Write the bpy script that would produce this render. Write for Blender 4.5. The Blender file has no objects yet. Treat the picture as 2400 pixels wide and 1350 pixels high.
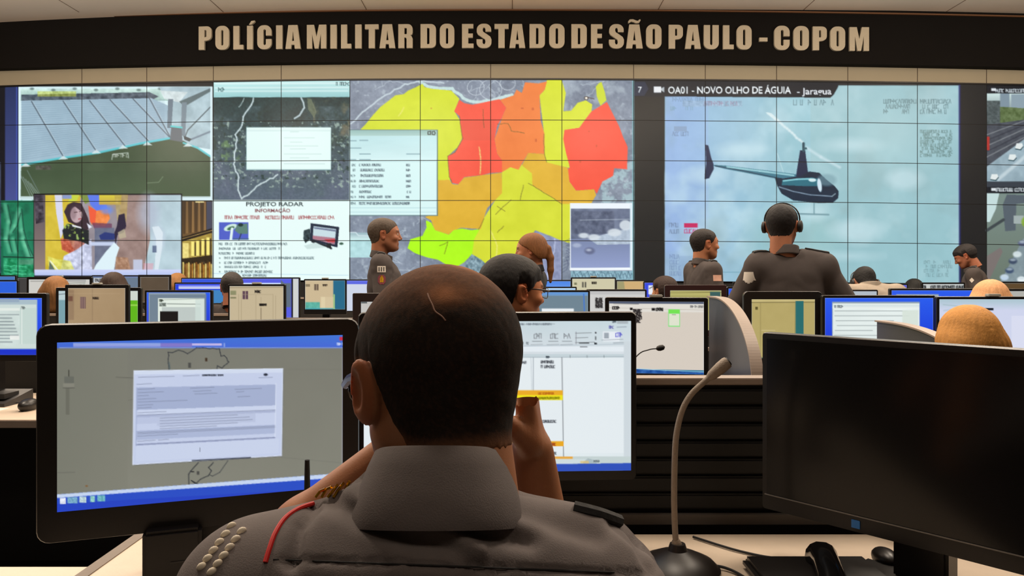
import bpy, bmesh, math, random
import numpy as np
from mathutils import Vector, Matrix, Euler

# ---------------------------------------------------------------- camera, light, exposure
SC = bpy.context.scene
COL = SC.collection
F = 1800.0          # focal length in pixels of the 2400 px wide frame
HC = 1.33           # camera height
HOR = 640.0         # row of the horizon
cam_d = bpy.data.cameras.new('camera'); cam = bpy.data.objects.new('camera', cam_d); COL.objects.link(cam)
cam_d.sensor_width = 36.0; cam_d.lens = 36.0 * F / 2400.0; cam_d.shift_y = (HOR - 675.0) / 2400.0
cam_d.clip_start = 0.02; cam_d.clip_end = 100
cam.location = (0, 0, HC); cam.rotation_euler = (math.pi / 2, 0, 0)
SC.camera = cam
SC.view_settings.view_transform = 'Standard'; SC.view_settings.look = 'None'
SC.view_settings.exposure = 0.0; SC.view_settings.gamma = 1.0; SC.view_settings.use_curve_mapping = False
W = bpy.data.worlds.new('world'); SC.world = W; W.use_nodes = True
W.node_tree.nodes['Background'].inputs[0].default_value = (0.02, 0.016, 0.013, 1)
W.node_tree.nodes['Background'].inputs[1].default_value = 1.0

def lamp(name, loc, power, size, col=(1.0, 0.86, 0.70), kind='AREA', rot=(0, 0, 0), sy=None):
    d = bpy.data.lights.new(name, kind); d.energy = power; d.color = col
    if kind == 'AREA':
        d.shape = 'RECTANGLE'; d.size = size; d.size_y = sy or size
    else:
        d.shadow_soft_size = size
    o = bpy.data.objects.new(name, d); COL.objects.link(o); o.location = loc; o.rotation_euler = rot
    return o
for x, y, p in ((-3.2, 6.0, 120), (0.0, 6.2, 110), (3.2, 6.0, 120), (-2.6, 3.0, 150), (2.6, 3.0, 150), (0.2, 2.2, 70), (-1.6, -1.4, 22), (1.6, -1.4, 30)):
    lamp('ceiling_lamp', (x, y, 4.95), p, 1.0)
for x, p in ((-7.4, 230), (-4.6, 150), (-1.5, 95), (1.5, 95), (4.6, 130), (7.4, 200)):       # point lights added out of view to brighten the ceiling and sign wall
    lamp('fill_light', (x, 7.2, 4.0), p, 0.25, kind='POINT')

def P(px, py, Y):
    """a point at depth Y seen at pixel (px, py)"""
    return Vector(((px - 1200.0) * Y / F, Y, HC - (py - HOR) * Y / F))

def lin(c):
    c = np.asarray(c, dtype=np.float64) / 255.0
    return np.where(c <= 0.04045, c / 12.92, ((c + 0.055) / 1.055) ** 2.4)

# ---------------------------------------------------------------- materials
MATS = {}
def mat(name, rgb, rough=0.6, metal=0.0, noise=0.0, nscale=20.0, bump=0.0, bscale=200.0, spec=0.5, stretch=None, sss=0.0, coat=0.0):
    """procedural principled material; rgb in sRGB 0-255"""
    if name in MATS: return MATS[name]
    m = bpy.data.materials.new(name); m.use_nodes = True; nt = m.node_tree; b = nt.nodes['Principled BSDF']
    c = list(lin(rgb)) + [1]
    b.inputs['Base Color'].default_value = c; b.inputs['Roughness'].default_value = rough; b.inputs['Metallic'].default_value = metal
    b.inputs['Specular IOR Level'].default_value = spec
    if sss: b.inputs['Subsurface Weight'].default_value = sss; b.inputs['Subsurface Radius'].default_value = (0.012, 0.004, 0.002); b.inputs['Subsurface Scale'].default_value = 1.0
    if coat: b.inputs['Coat Weight'].default_value = coat
    tc = nt.nodes.new('ShaderNodeTexCoord'); vec = tc.outputs['Object']
    if stretch:
        mp = nt.nodes.new('ShaderNodeMapping'); mp.inputs['Scale'].default_value = stretch
        nt.links.new(vec, mp.inputs['Vector']); vec = mp.outputs['Vector']
    n = nt.nodes.new('ShaderNodeTexNoise'); n.inputs['Scale'].default_value = nscale; n.inputs['Detail'].default_value = 4
    nt.links.new(vec, n.inputs['Vector'])
    mx = nt.nodes.new('ShaderNodeMix'); mx.data_type = 'RGBA'
    k = max(noise, 0.02)
    mx.inputs['A'].default_value = [v * (1 - k) for v in c[:3]] + [1]; mx.inputs['B'].default_value = [min(1, v * (1 + k)) for v in c[:3]] + [1]
    nt.links.new(n.outputs['Fac'], mx.inputs['Factor']); nt.links.new(mx.outputs['Result'], b.inputs['Base Color'])
    if bump:
        n2 = nt.nodes.new('ShaderNodeTexNoise'); n2.inputs['Scale'].default_value = bscale; n2.inputs['Detail'].default_value = 3
        nt.links.new(vec, n2.inputs['Vector'])
        bp = nt.nodes.new('ShaderNodeBump'); bp.inputs['Strength'].default_value = bump; bp.inputs['Distance'].default_value = 0.002
        nt.links.new(n2.outputs['Fac'], bp.inputs['Height']); nt.links.new(bp.outputs['Normal'], b.inputs['Normal'])
    MATS[name] = m; return m

def attr_mat(name, emit=False, rough=0.6, spec=0.5, sss=0.0, bump=0.0, bscale=300.0):
    """surface colour (or screen light) from the mesh's own colour attribute"""
    if name in MATS: return MATS[name]
    m = bpy.data.materials.new(name); m.use_nodes = True; nt = m.node_tree; b = nt.nodes['Principled BSDF']
    a = nt.nodes.new('ShaderNodeAttribute'); a.attribute_name = 'Col'
    b.inputs['Roughness'].default_value = rough; b.inputs['Specular IOR Level'].default_value = spec
    if emit:
        b.inputs['Base Color'].default_value = (0.01, 0.01, 0.012, 1)
        nt.links.new(a.outputs['Color'], b.inputs['Emission Color']); b.inputs['Emission Strength'].default_value = 1.0
        m.cycles.emission_sampling = 'NONE'
    else:
        nt.links.new(a.outputs['Color'], b.inputs['Base Color'])
        if sss: b.inputs['Subsurface Weight'].default_value = sss; b.inputs['Subsurface Radius'].default_value = (0.012, 0.004, 0.002); b.inputs['Subsurface Scale'].default_value = 1.0
    if bump:
        n2 = nt.nodes.new('ShaderNodeTexNoise'); n2.inputs['Scale'].default_value = bscale
        tc = nt.nodes.new('ShaderNodeTexCoord'); nt.links.new(tc.outputs['Object'], n2.inputs['Vector'])
        bp = nt.nodes.new('ShaderNodeBump'); bp.inputs['Strength'].default_value = bump; bp.inputs['Distance'].default_value = 0.002
        nt.links.new(n2.outputs['Fac'], bp.inputs['Height']); nt.links.new(bp.outputs['Normal'], b.inputs['Normal'])
    MATS[name] = m; return m

M_BLACK = mat('black_plastic', (20, 17, 16), 0.38, noise=0.1)
M_BLACKM = mat('black_matte', (12, 10, 10), 0.6, noise=0.2)
M_GLOSS = mat('gloss_black', (10, 10, 11), 0.12)
M_DGREY = mat('dark_grey_plastic', (48, 46, 46), 0.5, noise=0.1)
M_DESK = mat('beige_laminate', (198, 180, 160), 0.45, noise=0.05, nscale=40, bump=0.1)
M_EDGE = mat('beige_edge', (142, 126, 114), 0.5, noise=0.05)
M_SHIRT = mat('grey_uniform_cloth', (100, 92, 90), 0.85, noise=0.1, nscale=60, bump=0.25, bscale=700, spec=0.2)
M_SHIRT2 = mat('brown_grey_cloth', (72, 65, 63), 0.85, noise=0.12, nscale=30, bump=0.25, bscale=600, spec=0.2)
M_SHIRT3 = mat('pale_khaki_cloth', (150, 138, 124), 0.85, noise=0.1, nscale=30, bump=0.2, bscale=600, spec=0.2)
M_PANTS = mat('dark_trouser_cloth', (46, 44, 46), 0.9, noise=0.1)
M_DKCLOTH = mat('black_cloth', (26, 24, 24), 0.8, noise=0.2, nscale=60, bump=0.3)
M_STEEL = mat('brushed_steel', (190, 178, 165), 0.22, 1.0, noise=0.05)
M_RED = mat('red_cord', (190, 20, 14), 0.6)
M_WHITE = mat('white_thread', (222, 210, 190), 0.7, noise=0.05)
M_GOLD = mat('gold_metal', (200, 150, 40), 0.3, 1.0)
M_EYE = mat('eye_white', (225, 220, 212), 0.2)
M_SHOE = mat('black_leather', (18, 16, 15), 0.3)
M_SCREEN = attr_mat('screen_light', emit=True, rough=0.35, spec=0.25)
M_SKIN = attr_mat('skin', rough=0.55, spec=0.35, sss=0.15, bump=0.1, bscale=500)
M_HAIRC = attr_mat('cropped_hair', rough=0.9, spec=0.12, bump=0.2, bscale=900)

# ---------------------------------------------------------------- object helpers
def link(o, parent=None):
    COL.objects.link(o)
    if parent is not None: o.parent = parent
    return o
def tag(o, label=None, cat=None, group=None, kind=None):
    if label: o['label'] = label
    if cat: o['category'] = cat
    if group: o['group'] = group
    if kind: o['kind'] = kind
    return o
def thing(name, label, cat, loc=(0, 0, 0), rz=0.0, group=None):
    o = bpy.data.objects.new(name, None); o.empty_display_size = 0.1; link(o)
    o.location = loc; o.rotation_euler = (0, 0, rz)
    return tag(o, label, cat, group)
def mk(name, V, Fc, m, parent=None, smooth=False, colors=None, loc=None):
    me = bpy.data.meshes.new(name)
    V = np.asarray(V, dtype=np.float32)
    if isinstance(Fc, np.ndarray) and Fc.ndim == 2:
        n = len(Fc); k = Fc.shape[1]
        me.vertices.add(len(V)); me.vertices.foreach_set('co', V.ravel())
        me.loops.add(n * k); me.loops.foreach_set('vertex_index', Fc.astype(np.int32).ravel())
        me.polygons.add(n); me.polygons.foreach_set('loop_start', np.arange(0, n * k, k, dtype=np.int32))
        me.polygons.foreach_set('loop_total', np.full(n, k, dtype=np.int32))
        me.update(calc_edges=True)
    else:
        me.from_pydata([tuple(v) for v in V], [], [tuple(f) for f in Fc])
    me.polygons.foreach_set('use_smooth', [smooth] * len(me.polygons))
    if colors is not None:
        a = me.color_attributes.new('Col', 'FLOAT_COLOR', 'POINT')
        c = np.ones((len(V), 4), dtype=np.float32); c[:, :3] = colors
        a.data.foreach_set('color', c.ravel())
    me.materials.append(m); me.update()
    o = bpy.data.objects.new(name, me); link(o, parent)
    if loc is not None: o.location = loc
    return o

class MB:
    """collects simple shapes into one mesh"""
    def __init__(s): s.bm = bmesh.new()
    def box(s, x0, x1, y0, y1, z0, z1, bev=0.0, mtx=None, seg=2):
        b = bmesh.new()
        r = bmesh.ops.create_cube(b, size=1.0)
        bmesh.ops.scale(b, vec=(abs(x1 - x0), abs(y1 - y0), abs(z1 - z0)), verts=b.verts)
        bmesh.ops.translate(b, vec=((x0 + x1) / 2, (y0 + y1) / 2, (z0 + z1) / 2), verts=b.verts)
        if bev: bmesh.ops.bevel(b, geom=b.edges[:], offset=bev, segments=seg, affect='EDGES')
        s._merge(b, mtx); return s
    def _merge(s, b, mtx=None):
        if mtx is not None: bmesh.ops.transform(b, matrix=mtx, verts=b.verts)
        vm = {}
        for v in b.verts: vm[v] = s.bm.verts.new(v.co)
        for f in b.faces:
            try: s.bm.faces.new([vm[v] for v in f.verts])
            except ValueError: pass
        b.free()
    def tube(s, pts, r, n=10, cap=True):
        pts = [Vector(p) for p in pts]; rs = r if isinstance(r, (list, tuple)) else [r] * len(pts)
        rings = []; up = None
        for i, p in enumerate(pts):
            a = pts[max(0, i - 1)]; c = pts[min(len(pts) - 1, i + 1)]
            t = (c - a).normalized()
            if up is None:
                up = Vector((0, 0, 1)) if abs(t.z) < 0.9 else Vector((1, 0, 0))
            x = t.cross(up).normalized(); y = x.cross(t).normalized(); up = y
            rings.append([s.bm.verts.new(p + rs[i] * (x * math.cos(2 * math.pi * k / n) + y * math.sin(2 * math.pi * k / n))) for k in range(n)])
        for a, b in zip(rings, rings[1:]):
            for k in range(n): s.bm.faces.new((a[k], a[(k + 1) % n], b[(k + 1) % n], b[k]))
        if cap:
            s.bm.faces.new(rings[0][::-1]); s.bm.faces.new(rings[-1])
        return s
    def lathe(s, prof, c=(0, 0, 0), n=24, mtx=None):
        b = bmesh.new(); rings = []
        for r, z in prof:
            rings.append([b.verts.new((c[0] + r * math.cos(2 * math.pi * k / n), c[1] + r * math.sin(2 * math.pi * k / n), c[2] + z)) for k in range(n)])
        for a, d in zip(rings, rings[1:]):
            for k in range(n): b.faces.new((a[k], a[(k + 1) % n], d[(k + 1) % n], d[k]))
        b.faces.new(rings[0][::-1]); b.faces.new(rings[-1]); s._merge(b, mtx); return s
    def prism(s, pts, axis, a0, a1):
        """polygon pts extruded along an axis (0 x, 1 y, 2 z)"""
        def mk3(p, a):
            q = list(p); q.insert(axis, a); return s.bm.verts.new(q)
        A = [mk3(p, a0) for p in pts]; B = [mk3(p, a1) for p in pts]; n = len(pts)
        s.bm.faces.new(A); s.bm.faces.new(B[::-1])
        for i in range(n): s.bm.faces.new((A[i], B[i], B[(i + 1) % n], A[(i + 1) % n]))
        return s
    def build(s, name, m, parent=None, smooth=False, loc=None):
        bmesh.ops.recalc_face_normals(s.bm, faces=s.bm.faces)
        me = bpy.data.meshes.new(name); s.bm.to_mesh(me); s.bm.free()
        if smooth:
            me.polygons.foreach_set('use_smooth', [True] * len(me.polygons))
            try: me.set_sharp_from_angle(angle=math.radians(40))
            except Exception: pass
        me.materials.append(m); o = bpy.data.objects.new(name, me); link(o, parent)
        if loc is not None: o.location = loc
        return o
def box(name, b, m, parent=None, bev=0.0):
    return MB().box(*b, bev=bev).build(name, m, parent)
def smooth_curve(pts, n=8):
    """Catmull-Rom through pts"""
    pts = [Vector(p) for p in pts]; Q = [pts[0]] + pts + [pts[-1]]; out = []
    for i in range(1, len(Q) - 2):
        p0, p1, p2, p3 = Q[i - 1:i + 3]
        for k in range(n):
            t = k / n
            out.append(0.5 * ((2 * p1) + (-p0 + p2) * t + (2 * p0 - 5 * p1 + 4 * p2 - p3) * t * t + (-p0 + 3 * p1 - 3 * p2 + p3) * t ** 3))
    out.append(pts[-1]); return out

# ---------------------------------------------------------------- picture content of screens
_rng = np.random.RandomState(7)
def vnoise(shape, cell, seed=0):
    r = np.random.RandomState(seed); h, w = shape
    gh, gw = int(h / cell) + 3, int(w / cell) + 3
    g = r.rand(gh, gw); y = np.arange(h) / cell; x = np.arange(w) / cell
    yi = y.astype(int); xi = x.astype(int); fy = (y - yi)[:, None]; fx = (x - xi)[None, :]
    fy = fy * fy * (3 - 2 * fy); fx = fx * fx * (3 - 2 * fx)
    a = g[yi][:, xi]; b = g[yi][:, xi + 1]; c = g[yi + 1][:, xi]; d = g[yi + 1][:, xi + 1]
    return (a * (1 - fx) + b * fx) * (1 - fy) + (c * (1 - fx) + d * fx) * fy
def fbm(shape, cell, seed=0, octv=4):
    o = 0; amp = 1; tot = 0
    for k in range(octv):
        o = o + amp * vnoise(shape, max(cell / 2 ** k, 1.01), seed + k); tot += amp; amp *= 0.55
    return o / tot
_TXT = {}
def text_tris(s, bold=0.0):
    key = (s, bold)
    if key in _TXT: return _TXT[key]
    c = bpy.data.curves.new('t', 'FONT'); c.body = s; c.size = 1.0; c.offset = bold; c.resolution_u = 3
    o = bpy.data.objects.new('t', c); COL.objects.link(o)
    bpy.context.view_layer.update()
    me = o.evaluated_get(bpy.context.evaluated_depsgraph_get()).to_mesh()
    me.calc_loop_triangles()
    V = np.array([v.co[:2] for v in me.vertices]).reshape(-1, 2); T = [tuple(t.vertices) for t in me.loop_triangles]
    o.to_mesh_clear() if False else None
    bpy.data.objects.remove(o); bpy.data.curves.remove(c)
    _TXT[key] = (V, T); return _TXT[key]

class Cv:
    def __init__(s, x0, y0, x1, y1, st, bg):
        s.x0, s.y0, s.x1, s.y1 = x0, y0, x1, y1
        s.w = max(4, int(round((x1 - x0) / st))); s.h = max(4, int(round((y1 - y0) / st)))
        s.sx = (x1 - x0) / (s.w - 1); s.sy = (y1 - y0) / (s.h - 1)
        s.A = np.zeros((s.h, s.w, 3)); s.A[:] = bg
        s.X = x0 + np.arange(s.w) * s.sx; s.Y = y0 + np.arange(s.h) * s.sy
    def win(s, xa, ya, xb, yb, pad=2):
        i0 = int(np.clip((ya - s.y0) / s.sy - pad, 0, s.h)); i1 = int(np.clip((yb - s.y0) / s.sy + pad + 1, 0, s.h))
        j0 = int(np.clip((xa - s.x0) / s.sx - pad, 0, s.w)); j1 = int(np.clip((xb - s.x0) / s.sx + pad + 1, 0, s.w))
        return i0, i1, j0, j1
    def blend(s, w, m, col):
        i0, i1, j0, j1 = w
        if i1 <= i0 or j1 <= j0: return
        B = s.A[i0:i1, j0:j1]; B += (np.asarray(col, dtype=float) - B) * m[..., None]
    def polymask(s, pts):
        p = np.asarray(pts, float); w = s.win(p[:, 0].min(), p[:, 1].min(), p[:, 0].max(), p[:, 1].max()); i0, i1, j0, j1 = w
        if i1 <= i0 or j1 <= j0: return w, np.zeros((0, 0))
        M = np.zeros((i1 - i0, j1 - j0)); q = np.roll(p, -1, 0)
        for oy in (-0.25, 0.25):
            yy = s.Y[i0:i1] + oy * s.sy
            for ox in (-0.25, 0.25):
                xx = s.X[j0:j1] + ox * s.sx; C = np.zeros(M.shape, bool)
                for (ax, ay), (bx, by) in zip(p, q):
                    if ay == by: continue
                    r = (ay > yy) != (by > yy)
                    if not r.any(): continue
                    xc = ax + (yy - ay) * (bx - ax) / (by - ay)
                    C ^= r[:, None] & (xx[None, :] < xc[:, None])
                M += C * 0.25
        return w, M
    def poly(s, pts, col, a=1.0, noise=0.0, ncell=20, seed=1):
        w, m = s.polymask(pts)
        if m.size == 0: return
        s.blend(w, m * a, col)
        if noise:
            i0, i1, j0, j1 = w; n = (fbm(m.shape, ncell / s.sx, seed) - 0.5) * noise * 2
            s.A[i0:i1, j0:j1] += (n * m)[..., None]
    def rect(s, xa, ya, xb, yb, col, a=1.0, **k): s.poly([(xa, ya), (xb, ya), (xb, yb), (xa, yb)], col, a, **k)
    def grad(s, xa, ya, xb, yb, c0, c1, horiz=False, a=1.0):
        w, m = s.polymask([(xa, ya), (xb, ya), (xb, yb), (xa, yb)])
        if m.size == 0: return
        i0, i1, j0, j1 = w
        t = ((s.X[j0:j1] - xa) / (xb - xa))[None, :] if horiz else ((s.Y[i0:i1] - ya) / (yb - ya))[:, None]
        t = np.clip(t, 0, 1)[..., None] * np.ones(m.shape + (1,))
        c = np.asarray(c0, float) * (1 - t) + np.asarray(c1, float) * t
        B = s.A[i0:i1, j0:j1]; B += (c - B) * (m * a)[..., None]
    def line(s, pts, wd, col, a=1.0, soft=0.0, jit=0.0, seed=0):
        pts = [tuple(p) for p in pts]
        if jit:
            r = np.random.RandomState(seed); q = [pts[0]]
            for u, v in zip(pts, pts[1:]):
                L = math.hypot(v[0] - u[0], v[1] - u[1]); n = max(1, int(L / 7))
                for k in range(1, n + 1):
                    q.append((u[0] + (v[0] - u[0]) * k / n + r.randn() * jit, u[1] + (v[1] - u[1]) * k / n + r.randn() * jit))
            pts = q
        for (ax, ay), (bx, by) in zip(pts, pts[1:]):
            e = wd + soft; w = s.win(min(ax, bx) - e, min(ay, by) - e, max(ax, bx) + e, max(ay, by) + e); i0, i1, j0, j1 = w
            if i1 <= i0 or j1 <= j0: continue
            X = s.X[j0:j1][None, :]; Y = s.Y[i0:i1][:, None]; dx, dy = bx - ax, by - ay; L = dx * dx + dy * dy + 1e-9
            t = np.clip(((X - ax) * dx + (Y - ay) * dy) / L, 0, 1); d = np.hypot(X - ax - t * dx, Y - ay - t * dy)
            s.blend(w, np.clip((wd / 2 - d) / (s.sx + soft) + 0.5, 0, 1) * a, col)
    def ell(s, cx, cy, rx, ry, col, a=1.0, soft=0.0, rot=0.0):
        R = max(rx, ry) + soft * 2; w = s.win(cx - R, cy - R, cx + R, cy + R); i0, i1, j0, j1 = w
        if i1 <= i0 or j1 <= j0: return
        X = s.X[j0:j1][None, :] - cx; Y = s.Y[i0:i1][:, None] - cy; c, n = math.cos(rot), math.sin(rot)
        U = (X * c + Y * n) / rx; V = (-X * n + Y * c) / ry; d = (np.hypot(U, V) - 1) * min(rx, ry)
        s.blend(w, np.clip(-d / (s.sx + soft) + 0.5, 0, 1) * a, col)
    def noise(s, xa, ya, xb, yb, amp, cell, seed=0, col=None, octv=4, thr=None, gain=4.0, aniso=1.0):
        """either brightness noise, or patches of colour where the noise passes thr"""
        i0, i1, j0, j1 = s.win(xa, ya, xb, yb, 0)
        if i1 <= i0 or j1 <= j0: return
        hh, ww = i1 - i0, j1 - j0
        n = fbm((hh, int(ww / aniso) + 2), cell / s.sx, seed, octv)
        if aniso != 1.0: n = n[:, np.clip((np.arange(ww) / aniso).astype(int), 0, n.shape[1] - 1)]
        n = n[:, :ww]
        if col is None: s.A[i0:i1, j0:j1] += ((n - 0.5) * 2 * amp)[..., None]
        else: s.blend((i0, i1, j0, j1), np.clip((n - thr) * gain, 0, 1) * amp, col)
    def text(s, st, x, y, h, col, width=None, bold=0.0, slant=0.0):
        V, T = text_tris(st, bold)
        if not len(V): return
        V = V.copy(); sc = h / 0.70; k = sc
        if width: k = width / (V[:, 0].max() - V[:, 0].min() + 1e-6)
        Q = np.stack([x + (V[:, 0] - V[:, 0].min()) * k, y - V[:, 1] * sc + slant * (V[:, 0] - V[:, 0].min()) * k], 1)
        acc = None; w = s.win(Q[:, 0].min(), Q[:, 1].min(), Q[:, 0].max(), Q[:, 1].max()); i0, i1, j0, j1 = w
        if i1 <= i0 or j1 <= j0: return
        acc = np.zeros((i1 - i0, j1 - j0))
        for t in T:
            (a0, a1, b0, b1), m = s.polymask(Q[list(t)])
            if m.size: acc[a0 - i0:a1 - i0, b0 - j0:b1 - j0] += m
        s.blend(w, np.clip(acc, 0, 1), col)
    def squig(s, xa, y, xb, h, col, seed=0, wd=None, a=0.9, gap=0.12):
        """unreadable small lettering"""
        r = np.random.RandomState(seed); x = xa; wd = wd or max(1.0, h * 0.18)
        while x < xb:
            cw = h * (0.45 + 0.3 * r.rand())
            if r.rand() < gap: x += cw; continue
            k = r.randint(5); X1 = x + cw * 0.8
            if k == 0: L = [(x, y), (x, y - h), (X1, y - h), (X1, y)]
            elif k == 1: L = [(X1, y - h), (x, y - h * .8), (x, y), (X1, y)]
            elif k == 2: L = [(x, y), (x, y - h), (X1, y - h * .5), (x, y - h * .4)]
            elif k == 3: L = [(x, y), ((x + X1) / 2, y - h), (X1, y)]
            else: L = [(x, y - h), (x, y), (X1, y), (X1, y - h)]
            s.line(L, wd, col, a); x += cw * 1.05
    def field(s):
        return lin(np.clip(s.A, 0, 255))
    def grid(s, name, m, fn, parent=None, sub=None):
        """mesh of the canvas; fn(u, v) -> Nx3 positions, u v in 0..1 (v down)"""
        Cc = s.field(); h, w = s.h, s.w
        v, u = np.meshgrid(np.linspace(0, 1, h), np.linspace(0, 1, w), indexing='ij')
        V = fn(u.ravel(), v.ravel()); idx = np.arange(h * w).reshape(h, w)
        Q = np.stack([idx[:-1, :-1].ravel(), idx[1:, :-1].ravel(), idx[1:, 1:].ravel(), idx[:-1, 1:].ravel()], 1)
        return mk(name, V, Q, m, parent, colors=Cc.reshape(-1, 3))

# ---------------------------------------------------------------- the room
def q3(x, yl, yc, yr, xl=42.0, xc=1150.0, xr=2250.0):
    """quadratic through three columns, eased past the ends"""
    t = (x - xc) / (xl - xc) if x < xc else (x - xc) / (xr - xc)
    return yc + ((yl if x < xc else yr) - yc) * t * t
def w_s(x): return q3(x, 90.0, 94.3, 93.6)
def w_a(x): return q3(x, 203.0, 187.0, 197.5)
def w_Y(x): return 10.93 * 94.4 / w_s(x)
def wallP(px, py, off=0.0): return P(px, py, w_Y(px)) + Vector((0, off, 0))
def strip(name, xs, ytop, ybot, off, depth, m, parent=None, col=None):
    """a bent band of wall following the curve of the room's front, with thickness"""
    V, Fc = [], []
    for x in xs:
        Y = w_Y(x) + off
        a, b = P(x, ytop(x), Y), P(x, ybot(x), Y)
        V += [a, b, b + Vector((0, depth, 0)), a + Vector((0, depth, 0))]
    n = len(xs)
    for i in range(n - 1):
        for k in range(4):
            Fc.append((i * 4 + k, i * 4 + (k + 1) % 4, (i + 1) * 4 + (k + 1) % 4, (i + 1) * 4 + k))
    Fc += [(0, 3, 2, 1), ((n - 1) * 4, (n - 1) * 4 + 1, (n - 1) * 4 + 2, (n - 1) * 4 + 3)]
    return mk(name, V, Fc, m, parent)
XS = list(np.linspace(-260, 2660, 40))
M_WALL = mat('beige_wall_paint', (160, 150, 128), 0.7, noise=0.04, nscale=1.5)
M_BEAM = mat('black_beam_panel', (17, 14, 12), 0.85, noise=0.1, nscale=3, spec=0.15)
M_CEIL = mat('ceiling_board', (244, 226, 208), 0.8, noise=0.05, nscale=1.2)
M_FLOOR = mat('dark_carpet', (52, 46, 44), 0.95, noise=0.2, nscale=40, bump=0.3)
M_ROOMW = mat('side_wall_paint', (84, 76, 70), 0.8, noise=0.05)
ZC = P(1200, 22, w_Y(1200) - 0.15).z
tag(box('floor', (-9, 9, -5, 13, -0.1, 0), M_FLOOR), kind='structure')
cl = box('ceiling', (-9, 9, -5, 13, ZC, ZC + 0.1), M_CEIL); tag(cl, kind='structure')
g = MB()
for y in (9.4, 10.02): g.box(-8.8, 8.8, y, y + 0.008, ZC - 0.003, ZC)
for i in range(9): g.box(-8.2 + i * 2.05, -8.192 + i * 2.05, 6.5, 10.9, ZC - 0.003, ZC)
tag(g.build('trim_ceiling_joints', mat('joint_brown', (120, 92, 70), 0.9)), kind='structure')  # thin brown joint lines between the ceiling boards
tag(box('wall_left', (-9.1, -9, -5, 13, 0, ZC), M_ROOMW), kind='structure')
tag(box('wall_right', (9, 9.1, -5, 13, 0, ZC), M_ROOMW), kind='structure')
tag(box('wall_rear', (-9, 9, -5.1, -5, 0, ZC), M_ROOMW), kind='structure')
tag(box('wall_back', (-9, 9, 12.6, 12.7, 0, ZC), M_BLACKM), kind='structure')
def beam_top(x): return q3(x, 44.0, 22.0, 34.0)
def beam_bot(x): return q3(x, 159.0, 143.0, 154.5)
w1 = strip('wall_front', XS, lambda x: beam_bot(x) - 10, lambda x: w_a(x) - 1, 0.0, 0.35, M_WALL); tag(w1, kind='structure')
w2 = strip('wall_front_base', XS, lambda x: w_a(x) + 5 * w_s(x) + 1, lambda x: 640 + HC * F / w_Y(x), 0.02, 0.3, M_BLACKM); tag(w2, kind='structure')
bm_ = strip('trim_beam', XS, lambda x: beam_top(x) - 6, beam_bot, -0.16, 0.4, M_BEAM); tag(bm_, kind='structure')
tr = strip('trim_beam_edge', XS, lambda x: beam_top(x) - 1, lambda x: beam_top(x) + 2, -0.19, 0.03, mat('brown_edge', (110, 72, 42), 0.6)); tag(tr, kind='structure')
g = MB()
for x in (192, 344, 500, 659, 1150, 1485, 1653, 1820, 1987, 2150, 2312):
    a, b = wallP(x, beam_bot(x) + 1, -0.003), wallP(x, w_a(x) - 2, -0.003)
    g.box(a.x - 0.004, a.x + 0.004, a.y, a.y + 0.004, b.z, a.z)
tag(g.build('trim_panel_joints', mat('joint_dark', (70, 56, 46), 0.9)), kind='structure')
fr = strip('trim_screen_edge', XS, lambda x: w_a(x) - 4, lambda x: w_a(x) - 0.5, -0.03, 0.06, M_BLACK); tag(fr, kind='structure')

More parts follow.
